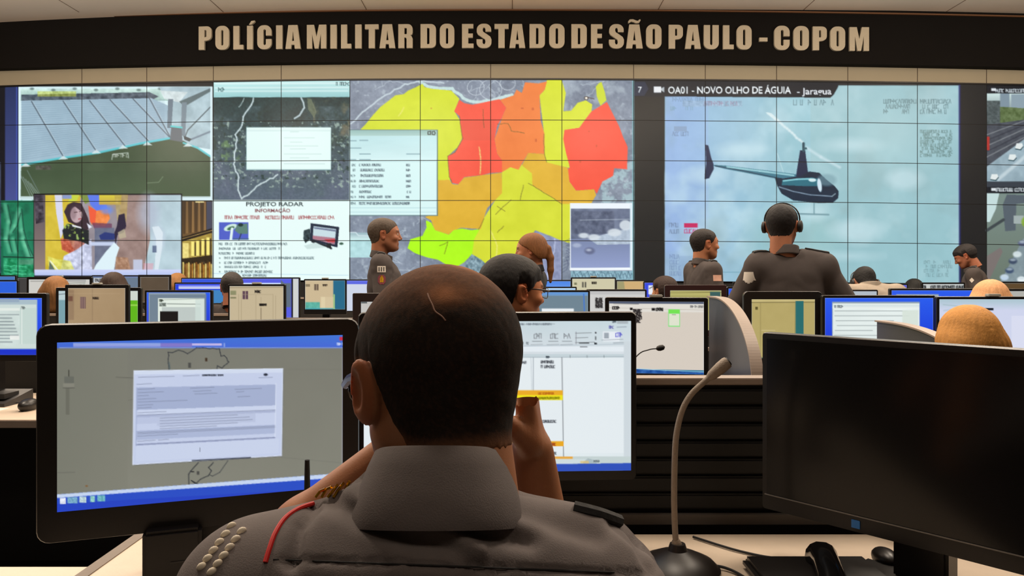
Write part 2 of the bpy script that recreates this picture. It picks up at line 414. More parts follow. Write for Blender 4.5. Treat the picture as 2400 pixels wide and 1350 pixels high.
# ---------------------------------------------------------------- the sign: raised block letters on the beam
def arc(cx, cy, rx, ry, a0, a1, n=6):
    return [(cx + rx * math.cos(math.radians(a0 + (a1 - a0) * i / n)), cy + ry * math.sin(math.radians(a0 + (a1 - a0) * i / n))) for i in range(n + 1)]
def rrect(x0, y0, x1, y1, r, ry=None, c=(1, 1, 1, 1)):
    ry = ry or r; o = []
    o += arc(x1 - r, y1 - ry, r, ry, 0, 90) if c[0] else [(x1, y1)]
    o += arc(x0 + r, y1 - ry, r, ry, 90, 180) if c[1] else [(x0, y1)]
    o += arc(x0 + r, y0 + ry, r, ry, 180, 270) if c[2] else [(x0, y0)]
    o += arc(x1 - r, y0 + ry, r, ry, 270, 360) if c[3] else [(x1, y0)]
    return o
S = 0.26
def glyph(ch):
    """outlines (first outer, then holes) of a condensed block capital, height 1; returns width"""
    w = 0.62
    if ch in 'O': return w, [rrect(0, -0.01, w, 1.01, 0.26), rrect(S, 0.17, w - S, 0.83, 0.045)]
    if ch == 'D': return w, [rrect(0, 0, w, 1, 0.2, c=(1, 0, 0, 1)), rrect(S, 0.16, w - S, 0.84, 0.04, c=(1, 0, 0, 1))]
    if ch == 'U': return w, [[(0, 1), (0, 0.24)] + arc(0.26, 0.24, 0.26, 0.25, 180, 270)[1:] + arc(w - 0.26, 0.24, 0.26, 0.25, 270, 360) + [(w, 1), (w - S, 1), (w - S, 0.2), (w / 2, 0.15), (S, 0.2), (S, 1)]]
    if ch == 'P': return 0.58, [[(0, 0), (S, 0), (S, 0.38), (0.42, 0.4)] + arc(0.38, 0.6, 0.2, 0.2, -70, 0) + arc(0.38, 0.82, 0.2, 0.18, 0, 90) + [(0, 1)], rrect(S, 0.54, 0.345, 0.84, 0.03, c=(1, 0, 0, 1))]
    if ch == 'R': return 0.63, [[(0, 0), (S, 0), (S, 0.44), (0.33, 0.44), (0.36, 0.38), (0.36, 0), (0.62, 0), (0.62, 0.4), (0.58, 0.49), (0.52, 0.53), (0.6, 0.58), (0.62, 0.66)] + arc(0.42, 0.8, 0.2, 0.2, 0, 90) + [(0, 1)], rrect(S, 0.58, 0.37, 0.84, 0.03, c=(1, 0, 0, 1))]
    if ch == 'L': return 0.44, [[(0, 0), (0.44, 0), (0.44, 0.19), (S, 0.19), (S, 1), (0, 1)]]
    if ch == 'I': return S + .01, [[(0, 0), (S + .01, 0), (S + .01, 1), (0, 1)]]
    if ch == 'E': return 0.48, [[(0, 0), (0.48, 0), (0.48, 0.18), (S, 0.18), (S, 0.43), (0.45, 0.43), (0.45, 0.6), (S, 0.6), (S, 0.82), (0.47, 0.82), (0.47, 1), (0, 1)]]
    if ch == 'T': return 0.58, [[(0.16, 0), (0.42, 0), (0.42, 0.8), (0.58, 0.8), (0.58, 1), (0, 1), (0, 0.8), (0.16, 0.8)]]
    if ch == 'C': return 0.61, [arc(0.35, 0.74, 0.26, 0.27, 0, 90) + arc(0.26, 0.74, 0.26, 0.27, 90, 180) + arc(0.26, 0.26, 0.26, 0.27, 180, 270) + arc(0.35, 0.26, 0.26, 0.27, 270, 360) + [(0.61, 0.42), (0.37, 0.42), (0.37, 0.2), (0.31, 0.16), (0.26, 0.2), (0.26, 0.8), (0.31, 0.84), (0.37, 0.8), (0.37, 0.57), (0.61, 0.57)]]
    if ch == 'A': return 0.68, [[(0, 0), (0.25, 0), (0.27, 0.17), (0.4, 0.17), (0.42, 0), (0.68, 0), (0.54, 1), (0.13, 1)], [(0.29, 0.33), (0.39, 0.33), (0.34, 0.75)]]
    if ch == 'M': return 0.84, [[(0, 0), (0.23, 0), (0.23, 0.62), (0.34, 0), (0.5, 0), (0.61, 0.62), (0.61, 0), (0.84, 0), (0.84, 1), (0.53, 1), (0.42, 0.5), (0.31, 1), (0, 1)]]
    if ch == 'S': return 0.62, [arc(0.35, 0.76, 0.26, 0.25, 10, 90) + arc(0.27, 0.76, 0.26, 0.25, 90, 180) + [(0.01, 0.66), (0.06, 0.56), (0.2, 0.46), (0.35, 0.36), (0.37, 0.25), (0.34, 0.16), (0.28, 0.16), (0.25, 0.22), (0.25, 0.36), (0, 0.36)] + arc(0.27, 0.24, 0.27, 0.25, 180, 270) + arc(0.35, 0.24, 0.27, 0.25, 270, 360) + [(0.62, 0.36), (0.57, 0.47), (0.42, 0.58), (0.28, 0.67), (0.25, 0.76), (0.28, 0.85), (0.34, 0.85), (0.37, 0.78), (0.37, 0.68), (0.61, 0.68)]]
    if ch == '-': return 0.33, [[(0, 0.34), (0.33, 0.34), (0.33, 0.5), (0, 0.5)]]
ACUTE = [(0.09, 1.05), (0.2, 1.05), (0.36, 1.16), (0.36, 1.22), (0.2, 1.2)]
TILDE = [(0.09, 1.06), (0.14, 1.07), (0.2, 1.12), (0.3, 1.1), (0.4, 1.05), (0.52, 1.06), (0.59, 1.16), (0.58, 1.22), (0.53, 1.2), (0.48, 1.15), (0.4, 1.17), (0.28, 1.22), (0.15, 1.21), (0.09, 1.14)]
M_SIGN = mat('stone_coloured_letter', (186, 174, 152), 0.6, noise=0.12, nscale=60, bump=0.3)
def outline_mesh(name, loops, sx, sz, depth, m, parent):
    c = bpy.data.curves.new(name, 'CURVE'); c.dimensions = '2D'; c.fill_mode = 'BOTH'; c.extrude = depth / 2
    for L in loops:
        sp = c.splines.new('POLY'); sp.points.add(len(L) - 1); sp.use_cyclic_u = True
        for p, (x, y) in zip(sp.points, L): p.co = (x * sx, y * sz, 0, 1)
    o = bpy.data.objects.new(name, c); COL.objects.link(o); bpy.context.view_layer.update()
    me = bpy.data.meshes.new_from_object(o.evaluated_get(bpy.context.evaluated_depsgraph_get()))
    bpy.data.objects.remove(o); bpy.data.curves.remove(c)
    me.transform(Matrix.Rotation(math.pi / 2, 4, 'X')); me.materials.clear(); me.materials.append(m)
    return link(bpy.data.objects.new(name, me), parent)
sx0 = 1253; sY = w_Y(1253) - 0.16
sign = thing('wall_sign', 'raised stone-coloured block lettering on the black beam above the video wall', 'sign', P(1253, 113, sY))
LETTERS = [('P', 467, 498), ('O', 506, 539), ('L', 548, 572), ('Í', 580, 594), ('C', 604, 638), ('I', 648, 663), ('A', 670, 706),
           ('M', 720, 766), ('I', 775, 790), ('L', 800, 824), ('I', 833, 848), ('T', 856, 888), ('A', 890, 927), ('R', 934, 968),
           ('D', 986, 1022), ('O', 1031, 1065), ('E', 1083, 1110), ('S', 1117, 1152), ('T', 1159, 1192), ('A', 1194, 1231), ('D', 1241, 1277), ('O', 1287, 1323),
           ('D', 1339, 1375), ('E', 1385, 1412), ('S', 1427, 1462), ('Ã', 1467, 1506), ('O', 1514, 1550),
           ('P', 1567, 1600), ('A', 1605, 1642), ('U', 1649, 1684), ('L', 1694, 1719), ('O', 1726, 1761), ('-', 1779, 1798),
           ('C', 1814, 1850), ('O', 1859, 1895), ('P', 1904, 1937), ('O', 1945, 1980), ('M', 1990, 2036)]
for ch, xa, xb in LETTERS:
    base = {'Í': 'I', 'Ã': 'A'}.get(ch, ch)
    gw, loops = glyph(base)
    if ch == 'Í': loops = loops + [ACUTE]
    if ch == 'Ã': loops = loops + [TILDE]
    xm = (xa + xb) / 2; yb = q3(xm, 126.0, 113.0, 124.0); ht = q3(xm, 52.0, 56.0, 55.0)
    Yl = w_Y(xm) - 0.16 - 0.02
    p = P(xa, yb, Yl); q = P(xb, yb - ht, Yl)
    o = outline_mesh('letter', loops, (q.x - p.x) / gw, q.z - p.z, 0.035, M_SIGN, sign)
    o.location = p - sign.location
    dx = (w_Y(xb) - w_Y(xa)) / (q.x - p.x) if q.x != p.x else 0
    o.rotation_euler = (0, 0, math.atan(dx))

# ---------------------------------------------------------------- video wall pictures
wc = Cv(-130, 178, 2500, 680, 1.3, (20, 22, 26))
def C3(l): return [(780 + x / 2.596, 160 + y / 2.596) for x, y in l]     # detail view of the map
def C4(l): return [(1460 + x / 2.5, 160 + y / 2.5) for x, y in l]        # detail view of the helicopter picture
# far left: dark blue desktop
wc.rect(-130, 178, 14, 680, (16, 17, 24)); wc.grad(12, 200, 44, 475, (38, 50, 92), (70, 80, 145)); wc.line([(40, 205), (40, 470)], 3, (70, 90, 190), soft=3)
wc.rect(-130, 380, 2, 640, (60, 70, 95), noise=30)
# stadium
wc.rect(43, 203, 498, 470, (215, 240, 245))
wc.grad(48, 208, 494, 236, (205, 235, 228), (150, 185, 178)); wc.noise(48, 208, 494, 240, 30, 12, 3)
wc.poly([(50, 222), (350, 216), (372, 226), (350, 238), (50, 238)], (78, 92, 105), noise=45, ncell=8)
for k in range(7): wc.ell(75 + k * 50, 208 + (k % 2) * 3, 5, 3, (60, 80, 80), 0.6, 1)
wc.rect(88, 214, 178, 226, (190, 200, 60), 0.55, noise=40, ncell=6); wc.rect(455, 218, 480, 234, (220, 210, 70), 0.5)
wc.poly([(50, 236), (355, 230), (400, 250), (404, 326), (230, 357), (50, 386)], (160, 188, 205), noise=10, ncell=30)
for k in range(26):
    t = k / 26; wc.line([(50, 240 + t * 140), (385, 234 + t * 92)], 1.2, (120, 146, 168), 0.5)
for a, b in (((74, 238), (150, 370)), ((148, 237), (228, 358)), ((210, 236), (297, 347)), ((258, 234), (355, 338)), ((312, 232), (398, 322)), ((350, 230), (398, 320))):
    wc.line([a, b], 2.6, (72, 84, 96), 0.75); wc.line([(a[0] + 3, a[1]), (b[0] + 3, b[1])], 1.2, (200, 215, 220), 0.6)
wc.poly([(372, 204), (494, 204), (494, 350), (430, 340), (404, 300), (398, 240)], (170, 195, 205), noise=28, ncell=22)
wc.poly([(375, 212), (440, 216), (420, 240), (385, 232)], (210, 225, 228), noise=25, ncell=8)
wc.poly([(420, 238), (494, 206), (494, 214), (432, 250)], (70, 88, 92), 0.8)
wc.poly([(394, 232), (406, 232), (402, 300), (392, 300)], (104, 122, 136)); wc.poly([(426, 240), (438, 240), (434, 318), (424, 318)], (116, 134, 146))
wc.line([(494, 250), (440, 305), (434, 320)], 2.2, (60, 74, 80)); wc.line([(494, 308), (450, 326)], 3, (96, 112, 130), soft=2)
wc.poly([(50, 386), (230, 357), (396, 326), (430, 330), (494, 366), (494, 464), (48, 464)], (68, 86, 62), noise=9, ncell=60)
wc.grad(48, 400, 494, 464, (62, 82, 58), (84, 104, 74), a=0.5)
wc.line([(52, 386), (140, 371), (230, 358), (330, 336), (398, 324)], 5, (88, 200, 210), 0.9); wc.line([(430, 335), (462, 346), (492, 366)], 4.5, (88, 200, 210), 0.9)
wc.poly([(402, 295), (425, 297), (428, 333), (398, 328)], (95, 104, 112)); wc.line([(401, 296), (426, 299)], 4, (90, 205, 205))
wc.poly([(430, 318), (450, 326), (444, 332), (432, 327)], (50, 60, 66))
for x, y in ((60, 387), (148, 370), (225, 356), (288, 345), (345, 337), (440, 340)):
    wc.poly([(x - 11, y + 4), (x, y - 5), (x + 12, y + 3)], (215, 230, 232), 0.9)
wc.line([(262, 374), (264, 362), (300, 358), (301, 370)], 1.8, (190, 205, 195)); wc.squig(266, 368, 298, 7, (190, 200, 190), 3)
wc.line([(345, 429), (372, 427), (382, 414)], 1.3, (130, 150, 120)); wc.rect(83, 388, 120, 398, (92, 86, 84), 0.7, noise=30, ncell=5)
for k in range(5): wc.line([(48 + k * 6, 410 + k * 5), (74 + k * 6, 466)], 2, (150, 170, 170), 0.6)
wc.line([(64, 400), (96, 460)], 2, (100, 120, 110)); wc.rect(48, 460, 494, 466, (200, 222, 224)); wc.line([(46, 205), (46, 470), (495, 466), (495, 205)], 4, (222, 244, 250))
# satellite window
wc.grad(500, 186, 820, 230, (205, 245, 245), (150, 205, 208)); wc.noise(500, 186, 820, 228, 14, 60, 2, aniso=4)
for y in (196, 206, 214): wc.line([(505, y), (815, y - 1)], 2.5, (232, 250, 250), 0.8, soft=2)
wc.squig(788, 200, 818, 7, (60, 90, 95), 5); wc.squig(512, 214, 524, 8, (50, 90, 95), 6)
wc.grad(500, 228, 820, 468, (18, 52, 54), (86, 102, 118))
wc.noise(500, 250, 820, 468, 0.8, 34, 11, col=(84, 104, 112), thr=0.5); wc.noise(500, 228, 820, 330, 0.8, 50, 12, col=(16, 46, 48), thr=0.47)
wc.noise(500, 380, 820, 468, 0.85, 60, 13, col=(92, 104, 124), thr=0.42); wc.noise(500, 285, 820, 440, 0.8, 7, 14, col=(156, 178, 168), thr=0.6, gain=9)
wc.noise(500, 260, 820, 420, 0.8, 9, 15, col=(22, 52, 48), thr=0.6, gain=8); wc.noise(735, 228, 820, 320, 0.7, 24, 16, col=(120, 110, 84), thr=0.48); wc.noise(770, 300, 820, 400, 0.7, 16, 17, col=(24, 52, 46), thr=0.5)
wc.noise(500, 228, 820, 468, 14, 4, 18); wc.noise(520, 330, 570, 380, 0.6, 12, 19, col=(120, 160, 90), thr=0.5)
wc.line([(594, 230), (585, 250), (570, 272), (567, 292), (554, 315), (552, 345), (548, 385), (561, 415), (558, 445), (567, 466), (585, 455), (600, 438), (625, 424), (652, 408)], 3.4, (196, 214, 218), 0.95, jit=1.1)
wc.line([(706, 230), (712, 250), (702, 270), (690, 276)], 4, (178, 196, 202), jit=1.2); wc.line([(572, 230), (558, 252)], 2, (190, 205, 205), 0.8, jit=1)
wc.poly([(720, 230), (730, 232), (742, 262), (736, 276), (722, 256)], (108, 118, 92), 0.8, noise=20, ncell=6)
wc.rect(577, 298, 776, 399, (120, 160, 165)); wc.rect(578, 299, 775, 397, (226, 250, 247)); wc.grad(578, 299, 775, 308, (236, 255, 252), (206, 232, 232))
for k, y in enumerate((309, 323, 333, 342, 349, 361, 370, 384)): wc.line([(666 if k % 2 else 680, y), (700 + (k * 37) % 66, y)], 1.1, (170, 200, 200), 0.8)
# district map
wc.rect(820, 184, 1487, 668, (128, 140, 158)); wc.noise(820, 184, 1487, 668, 26, 40, 20); wc.noise(820, 184, 1487, 668, 14, 5, 21)
wc.noise(820, 184, 1487, 668, 0.5, 10, 22, col=(190, 204, 214), thr=0.66, gain=8)
wc.noise(1300, 184, 1487, 260, 0.6, 26, 23, col=(176, 190, 202), thr=0.5); wc.noise(1410, 380, 1487, 560, 0.7, 14, 24, col=(176, 208, 214), thr=0.48, gain=6)
for k in range(26):
    r = np.random.RandomState(100 + k); x, y = 825 + r.rand() * 650, (190 + r.rand() * 60) if k % 2 else (520 + r.rand() * 130)
    wc.line([(x, y), (x + 60 * (r.rand() - .3), y + 50 * (r.rand() - .5)), (x + 110 * (r.rand() - .3), y + 60 * (r.rand() - .5))], 1.4, (196, 210, 220), 0.6, jit=1.5, seed=k)
wc.line([(822, 290), (850, 262), (900, 225), (950, 198), (985, 190), (1040, 195)], 3.5, (190, 206, 216), jit=0.8)
wc.line([(985, 193), (1010, 205), (1060, 208), (1085, 230), (1110, 240), (1150, 236), (1200, 222)], 7, (196, 224, 224), 0.9, jit=0.8)
for cx_, cy_, r_ in ((1115, 205, 20), (1150, 210, 26), (1190, 195, 18)):
    wc.line([(cx_ + r_ * math.cos(a), cy_ + r_ * .9 * math.sin(a)) for a in np.linspace(0, 6.28, 20)], 1.6, (200, 212, 222), 0.7)
YL, RD, ORR, AM, LM = (212, 224, 40), (246, 84, 62), (240, 128, 58), (222, 176, 46), (176, 250, 16)
wc.poly(C3([(165, 377), (200, 340), (240, 290), (290, 235), (330, 205), (380, 165), (430, 158), (460, 135), (500, 118), (545, 95), (560, 115), (600, 125), (720, 135), (770, 185), (740, 262), (770, 310), (790, 420), (760, 480), (705, 530), (700, 560), (715, 685), (600, 685), (600, 377)]), YL, noise=7, ncell=24, seed=3)
wc.poly(C3([(1303, 66), (1390, 66), (1418, 150), (1402, 262), (1450, 258), (1490, 210), (1540, 195), (1578, 220), (1574, 262), (1530, 320), (1500, 362), (1410, 377), (1405, 430), (1430, 540), (1442, 607), (1300, 575), (1285, 530), (1285, 400), (1258, 165), (1290, 130)]), (216, 226, 46), noise=6, ncell=24, seed=4)
wc.poly(C3([(1600, 112), (1618, 92), (1635, 82), (1655, 145), (1665, 195), (1628, 228), (1606, 170)]), (206, 220, 50))
wc.poly(C3([(1028, 632), (1080, 598), (1130, 615), (1150, 585), (1210, 600), (1330, 700), (1400, 800), (1447, 820), (1447, 1066), (1390, 1048), (1290, 1010), (1232, 985), (1205, 1020), (1290, 1140), (1180, 1200), (1090, 1180), (960, 1212), (900, 1165), (845, 1130), (850, 1050), (890, 985), (920, 910), (1000, 785), (1028, 740)]), (214, 222, 50), noise=8, ncell=30, seed=5)
wc.poly(C3([(770, 192), (800, 212), (850, 222), (930, 205), (1015, 188), (1055, 240), (1030, 300), (1000, 350), (985, 430), (1000, 520), (1030, 560), (1030, 632), (960, 637), (910, 650), (860, 655), (800, 662), (765, 705), (725, 698), (710, 660), (698, 535), (745, 510), (790, 430), (780, 380), (770, 290), (738, 262)]), RD, noise=9, ncell=40, seed=6)
wc.rect(*C3([(785, 320)])[0], *C3([(985, 440)])[0], (226, 84, 62), 0.5)
wc.poly(C3([(1018, 192), (1100, 165), (1118, 130), (1150, 150), (1170, 85), (1250, 92), (1303, 80), (1290, 130), (1258, 165), (1265, 320), (1288, 400), (1288, 522), (1190, 515), (1145, 590), (1130, 617), (1080, 602), (1030, 632), (1030, 560), (1000, 520), (985, 430), (1030, 300), (1055, 240)]), ORR, noise=8, ncell=40, seed=7)
wc.poly(C3([(1668, 205), (1720, 310), (1745, 360), (1765, 415), (1795, 480), (1790, 615), (1712, 608), (1705, 655), (1640, 690), (1605, 765), (1590, 737), (1480, 745), (1440, 690), (1428, 620), (1442, 600), (1420, 520), (1402, 430), (1410, 375), (1500, 362), (1530, 320), (1574, 262)]), (248, 84, 60), noise=6, ncell=50, seed=8)
wc.poly(C3([(600, 682), (710, 678), (727, 705), (762, 708), (800, 664), (860, 657), (1028, 634), (1030, 760), (1000, 790), (940, 850), (920, 910), (900, 978), (840, 975), (780, 970), (730, 990), (705, 1012), (620, 985), (598, 925), (560, 905), (600, 890)]), AM, noise=10, ncell=30, seed=9)
wc.poly(C3([(1190, 515), (1288, 522), (1300, 572), (1430, 605), (1440, 690), (1480, 745), (1590, 737), (1602, 772), (1570, 827), (1395, 825), (1320, 775), (1215, 715), (1212, 640), (1150, 590)]), (224, 178, 46), noise=9, ncell=30, seed=10)
wc.poly(C3([(566, 925), (600, 940), (622, 985), (705, 1013), (735, 985), (785, 975), (840, 985), (893, 980), (860, 1040), (848, 1130), (800, 1180), (740, 1217), (700, 1200), (640, 1165), (570, 1150), (500, 1125), (455, 1095), (472, 1040), (545, 1020), (570, 970)]), LM, noise=6, ncell=20, seed=11)
for a, k in (([(770, 290), (780, 380), (790, 430), (745, 510), (698, 535), (710, 660), (725, 700)], 1), ([(1285, 400), (1288, 522), (1300, 572)], 2), ([(1190, 700), (1300, 765), (1395, 828)], 3), ([(1085, 800), (1020, 860), (990, 890)], 4), ([(1000, 840), (1045, 870)], 5), ([(920, 915), (890, 980)], 6), ([(1160, 710), (1140, 800)], 7), ([(1000, 340), (1070, 335), (1085, 380), (1165, 395)], 8), ([(915, 250), (920, 360)], 9), ([(1040, 960), (1000, 1000)], 10), ([(650, 1080), (700, 1060), (680, 1130)], 11)):
    wc.line(C3(a), 1.3, (96, 84, 30), 0.75, jit=0.5, seed=k)
for a in ([(890, 480), (900, 580), (895, 640)], [(960, 990), (1000, 1080), (990, 1190)], [(400, 290), (430, 240)]): wc.line(C3(a), 3, (236, 232, 130), 0.6, jit=0.6)
for x, y, w_, h_ in ((1210, 240, 5, 6), (1145, 240, 6, 3), (1230, 430, 5, 7), (1555, 380, 3, 3), (1600, 465, 3, 6), (1500, 560, 4, 6), (595, 240, 3, 3)):
    (u, v), = C3([(x, y)]); wc.rect(u, v, u + w_, v + h_, (180, 70, 30), 0.5)
wc.ell(1374, 230, 5, 4.5, (60, 52, 50)); wc.ell(1374, 230, 3, 3, (240, 235, 220)); wc.line([(1378, 228), (1392, 232)], 2, (70, 60, 60))
wc.line([(1300, 560), (1298, 590), (1288, 610), (1284, 650)], 3.5, (214, 228, 240), 0.9, jit=0.8)
wc.poly(C3([(845, 1130), (900, 1160), (960, 1215), (940, 1290), (850, 1290), (800, 1200)]), (110, 150, 160), 0.6, noise=60, ncell=5)
wc.poly(C3([(1230, 985), (1330, 1020), (1390, 1050), (1390, 1290), (1290, 1290), (1270, 1100)]), (150, 158, 206), 0.55, noise=20, ncell=8)
for k in range(10): wc.line([(1316 + k * 2, 640 - k * 9), (1326 + k * 3, 632 - k * 8), (1332 - k, 618 - k * 6)], 1.0, (70, 80, 110), 0.8, jit=1, seed=k)
# result list window
wc.rect(819, 304, 1026, 506, (90, 120, 125)); wc.rect(819, 306, 1024, 504, (216, 246, 246)); wc.grad(819, 306, 1024, 319, (150, 190, 186), (176, 210, 206))
wc.line([(1003, 309), (1009, 308), (1009, 315), (1003, 315), (1003, 309)], 1.5, (10, 10, 10)); wc.line([(1013, 309), (1018, 308), (1020, 312), (1018, 316), (1013, 315), (1013, 309)], 1.5, (10, 10, 10))
wc.grad(819, 319, 1024, 375, (190, 228, 232), (214, 244, 246)); wc.noise(819, 320, 1022, 372, 8, 30, 31, aniso=5)
for x0, x1, y in ((820, 835, 330), (843, 862, 329), (820, 846, 347), (843, 868, 361), (953, 984, 361), (820, 834, 374), (843, 868, 374)): wc.line([(x0, y), (x1, y)], 2.2, (130, 165, 175))
wc.line([(820, 378), (1022, 378)], 1.2, (160, 195, 200))
for k, y in enumerate((389, 401, 414, 427, 439, 452, 464, 479)):
    wc.squig(822, y, 832, 4.5, (96, 120, 128), 40 + k); wc.squig(842, y, (892, 900, 898, 886, 895, 870, 916, 958)[k], 4.8, (70, 88, 100), 50 + k); wc.squig(952, y, 960, 4.5, (60, 76, 90), 60 + k)
for y in (471, 487, 497): wc.line([(820, y), (1022, y)], 1.2, (160, 200, 210), 0.8)
wc.grad(819, 545, 870, 562, (150, 180, 190), (210, 240, 240)); wc.poly([(819, 562), (900, 562), (905, 575), (890, 604), (819, 604)], (178, 220, 224), noise=18, ncell=12)
wc.line([(820, 545), (834, 545), (840, 552), (868, 553)], 2.5, (205, 225, 232))
# street camera inset
wc.rect(1336, 476, 1482, 634, (236, 244, 252)); wc.rect(1338, 489, 1477, 572, (104, 116, 142), noise=26, ncell=18, seed=5); wc.rect(1338, 495, 1440, 548, (84, 94, 118), 0.7, noise=30, ncell=8)
wc.grad(1338, 560, 1477, 628, (120, 134, 170), (146, 160, 204)); wc.line([(1360, 516), (1475, 514)], 2, (200, 212, 224), 0.6)
wc.poly([(1380, 560), (1420, 548), (1477, 534), (1477, 572), (1400, 574)], (176, 192, 210), noise=20, ncell=6)
for x, y, a, b in ((1368, 552, 12, 6), (1392, 556, 14, 7), (1440, 545, 16, 9), (1466, 528, 14, 12)): wc.ell(x, y, a, b, (214, 224, 232), 0.9, 2)
wc.ell(1382, 588, 12, 8, (90, 98, 130), 0.8, 3); wc.ell(1380, 586, 6, 3, (190, 200, 220), 0.8, 2); wc.ell(1352, 575, 10, 5, (180, 192, 216), 0.7, 2)
wc.line([(1337, 631), (1478, 629)], 4, (244, 250, 255)); wc.line([(1478, 480), (1478, 630)], 3, (214, 236, 244))
wc.rect(1338, 635, 1482, 668, (138, 178, 194), noise=40, ncell=5)
for k in range(18): wc.line([(1340 + k * 8, 654 - (k * 7) % 16), (1345 + k * 8, 636 + (k * 5) % 10), (1350 + k * 8, 652)], 1.2, (62, 92, 112), 0.8)
wc.line([(1484, 190), (1484, 656)], 4, (120, 190, 196), 0.7)
# green statue picture
wc.rect(2, 470, 80, 650, (16, 110, 78)); wc.noise(2, 470, 80, 650, 0.8, 20, 33, col=(12, 60, 48), thr=0.5); wc.grad(8, 470, 80, 620, (30, 140, 96), (60, 170, 130), a=0.35)
for k, pts in enumerate(([(12, 480), (20, 520), (14, 560), (22, 590)], [(45, 490), (50, 540), (60, 575), (72, 600)], [(30, 560), (36, 590)], [(52, 560), (66, 600)], [(24, 545), (34, 530), (42, 500)])):
    wc.line(pts, 9, (120, 214, 172), 0.55, soft=6); wc.line([(x + 6, y) for x, y in pts], 2, (8, 50, 40), 0.8, soft=1)
wc.line([(8, 602), (80, 604)], 2.5, (10, 50, 38)); wc.rect(8, 606, 80, 650, (40, 170, 110), 0.6, noise=60, ncell=8); wc.rect(44, 608, 80, 620, (100, 140, 120), 0.6)
for y in (622, 632, 640): wc.line([(10, y), (60, y + 2)], 2, (90, 220, 160), 0.7, jit=1)
# brown library and building picture
wc.rect(427, 470, 497, 662, (60, 44, 24)); wc.grad(427, 470, 496, 556, (70, 52, 30), (112, 84, 48))
for k in range(8): wc.rect(430 + k * 7, 472, 433 + k * 7, 548 - k, (170, 130, 80) if k % 2 else (60, 42, 26), 0.8)
for k in range(5): wc.ell(460 + k * 4, 473, 2.2, 2, (255, 240, 170))
wc.rect(484, 472, 497, 540, (66, 72, 96), 0.9); wc.poly([(427, 556), (497, 535), (497, 545), (427, 566)], (26, 18, 10)); wc.line([(427, 560), (497, 540)], 1.6, (180, 150, 90))
wc.poly([(427, 566), (497, 546), (497, 600), (427, 608)], (176, 152, 70), noise=30, ncell=9)
for k in range(4): wc.rect(448 + k * 12, 566 - k * 3, 455 + k * 12, 600 - k, (250, 236, 130)); wc.rect(456 + k * 12, 568 - k * 3, 459 + k * 12, 600, (60, 44, 20))
wc.rect(428, 570, 442, 606, (244, 228, 140), 0.9, noise=20, ncell=5); wc.poly([(427, 606), (497, 598), (497, 612), (427, 618)], (46, 34, 14))
for k in range(16): wc.rect(428 + k * 4.4, 614 + (k * 5) % 7, 431 + k * 4.4, 652, ((255, 232, 130), (150, 92, 30), (224, 160, 60))[k % 3], 0.85)
wc.noise(427, 612, 497, 660, 30, 5, 35)
# slide of the radar project
wc.rect(498, 469, 819, 668, (232, 252, 250)); wc.line([(500, 471), (816, 471)], 1.5, (190, 220, 220))
wc.text('PROJETO RADAR', 577, 483, 9.5, (46, 60, 64), width=134, bold=0.015); wc.text('INFORMAÇÃO', 598, 497.5, 8, (120, 60, 66), width=82, bold=0.015)
wc.squig(527, 513, 612, 7, (150, 50, 56), 71, 1.1, gap=0.1); wc.squig(622, 513, 654, 7, (150, 50, 56), 72, 1.1, gap=0.08); wc.squig(660, 513, 692, 7, (150, 50, 56), 73, 1.1); wc.squig(700, 513, 780, 7, (150, 50, 56), 74, 1.1, gap=.08)
wc.rect(513, 521, 582, 562, (78, 96, 200)); wc.ell(540, 533, 16, 7, (206, 236, 224), rot=-.35); wc.ell(541, 535, 9, 4, (60, 110, 84), rot=-.35); wc.line([(544, 536), (541, 562)], 6, (226, 246, 244))
wc.poly([(550, 540), (556, 526), (580, 524), (581, 548), (560, 548)], (90, 130, 118)); wc.ell(564, 527, 6, 4, (20, 52, 50)); wc.line([(565, 548), (560, 562)], 2, (30, 40, 46)); wc.line([(548, 560), (582, 560)], 3, (60, 100, 100), 0.6)
wc.poly([(712, 540), (726, 536), (728, 560), (716, 570), (711, 560)], (40, 60, 66), noise=60, ncell=5); wc.poly([(728, 523), (795, 532), (791, 580), (726, 564)], (26, 40, 62)); wc.poly([(735, 530), (788, 537), (784, 573), (733, 560)], (200, 222, 230))
wc.poly([(736, 532), (787, 539), (787, 543), (736, 536)], (110, 122, 150)); wc.poly([(733, 552), (786, 558), (784, 573), (733, 560)], (176, 122, 140)); wc.poly([(760, 561), (785, 560), (785, 568), (768, 567)], (200, 60, 70)); wc.line([(732, 566), (770, 578), (776, 582)], 5, (28, 40, 48)); wc.rect(766, 570, 776, 581, (20, 30, 36)); wc.ell(800, 571, 5, 3, (60, 96, 80))
wc.poly([(712, 576), (740, 568), (764, 580), (720, 584)], (206, 228, 226))
for k, (x, y, x1) in enumerate(((513, 574, 672), (513, 585, 656), (513, 596, 594), (526, 607, 735), (526, 618, 628), (526, 628, 627), (526, 639, 638), (568, 648, 624))):
    wc.squig(x, y, x1, 4.6, (70, 90, 98), 80 + k, 0.9, a=0.8, gap=0.16)
    if k in (3, 4, 5, 6): wc.ell(515, y - 2, 1.5, 1.5, (90, 110, 116))
wc.line([(500, 641), (816, 645)], 1.2, (180, 215, 235))
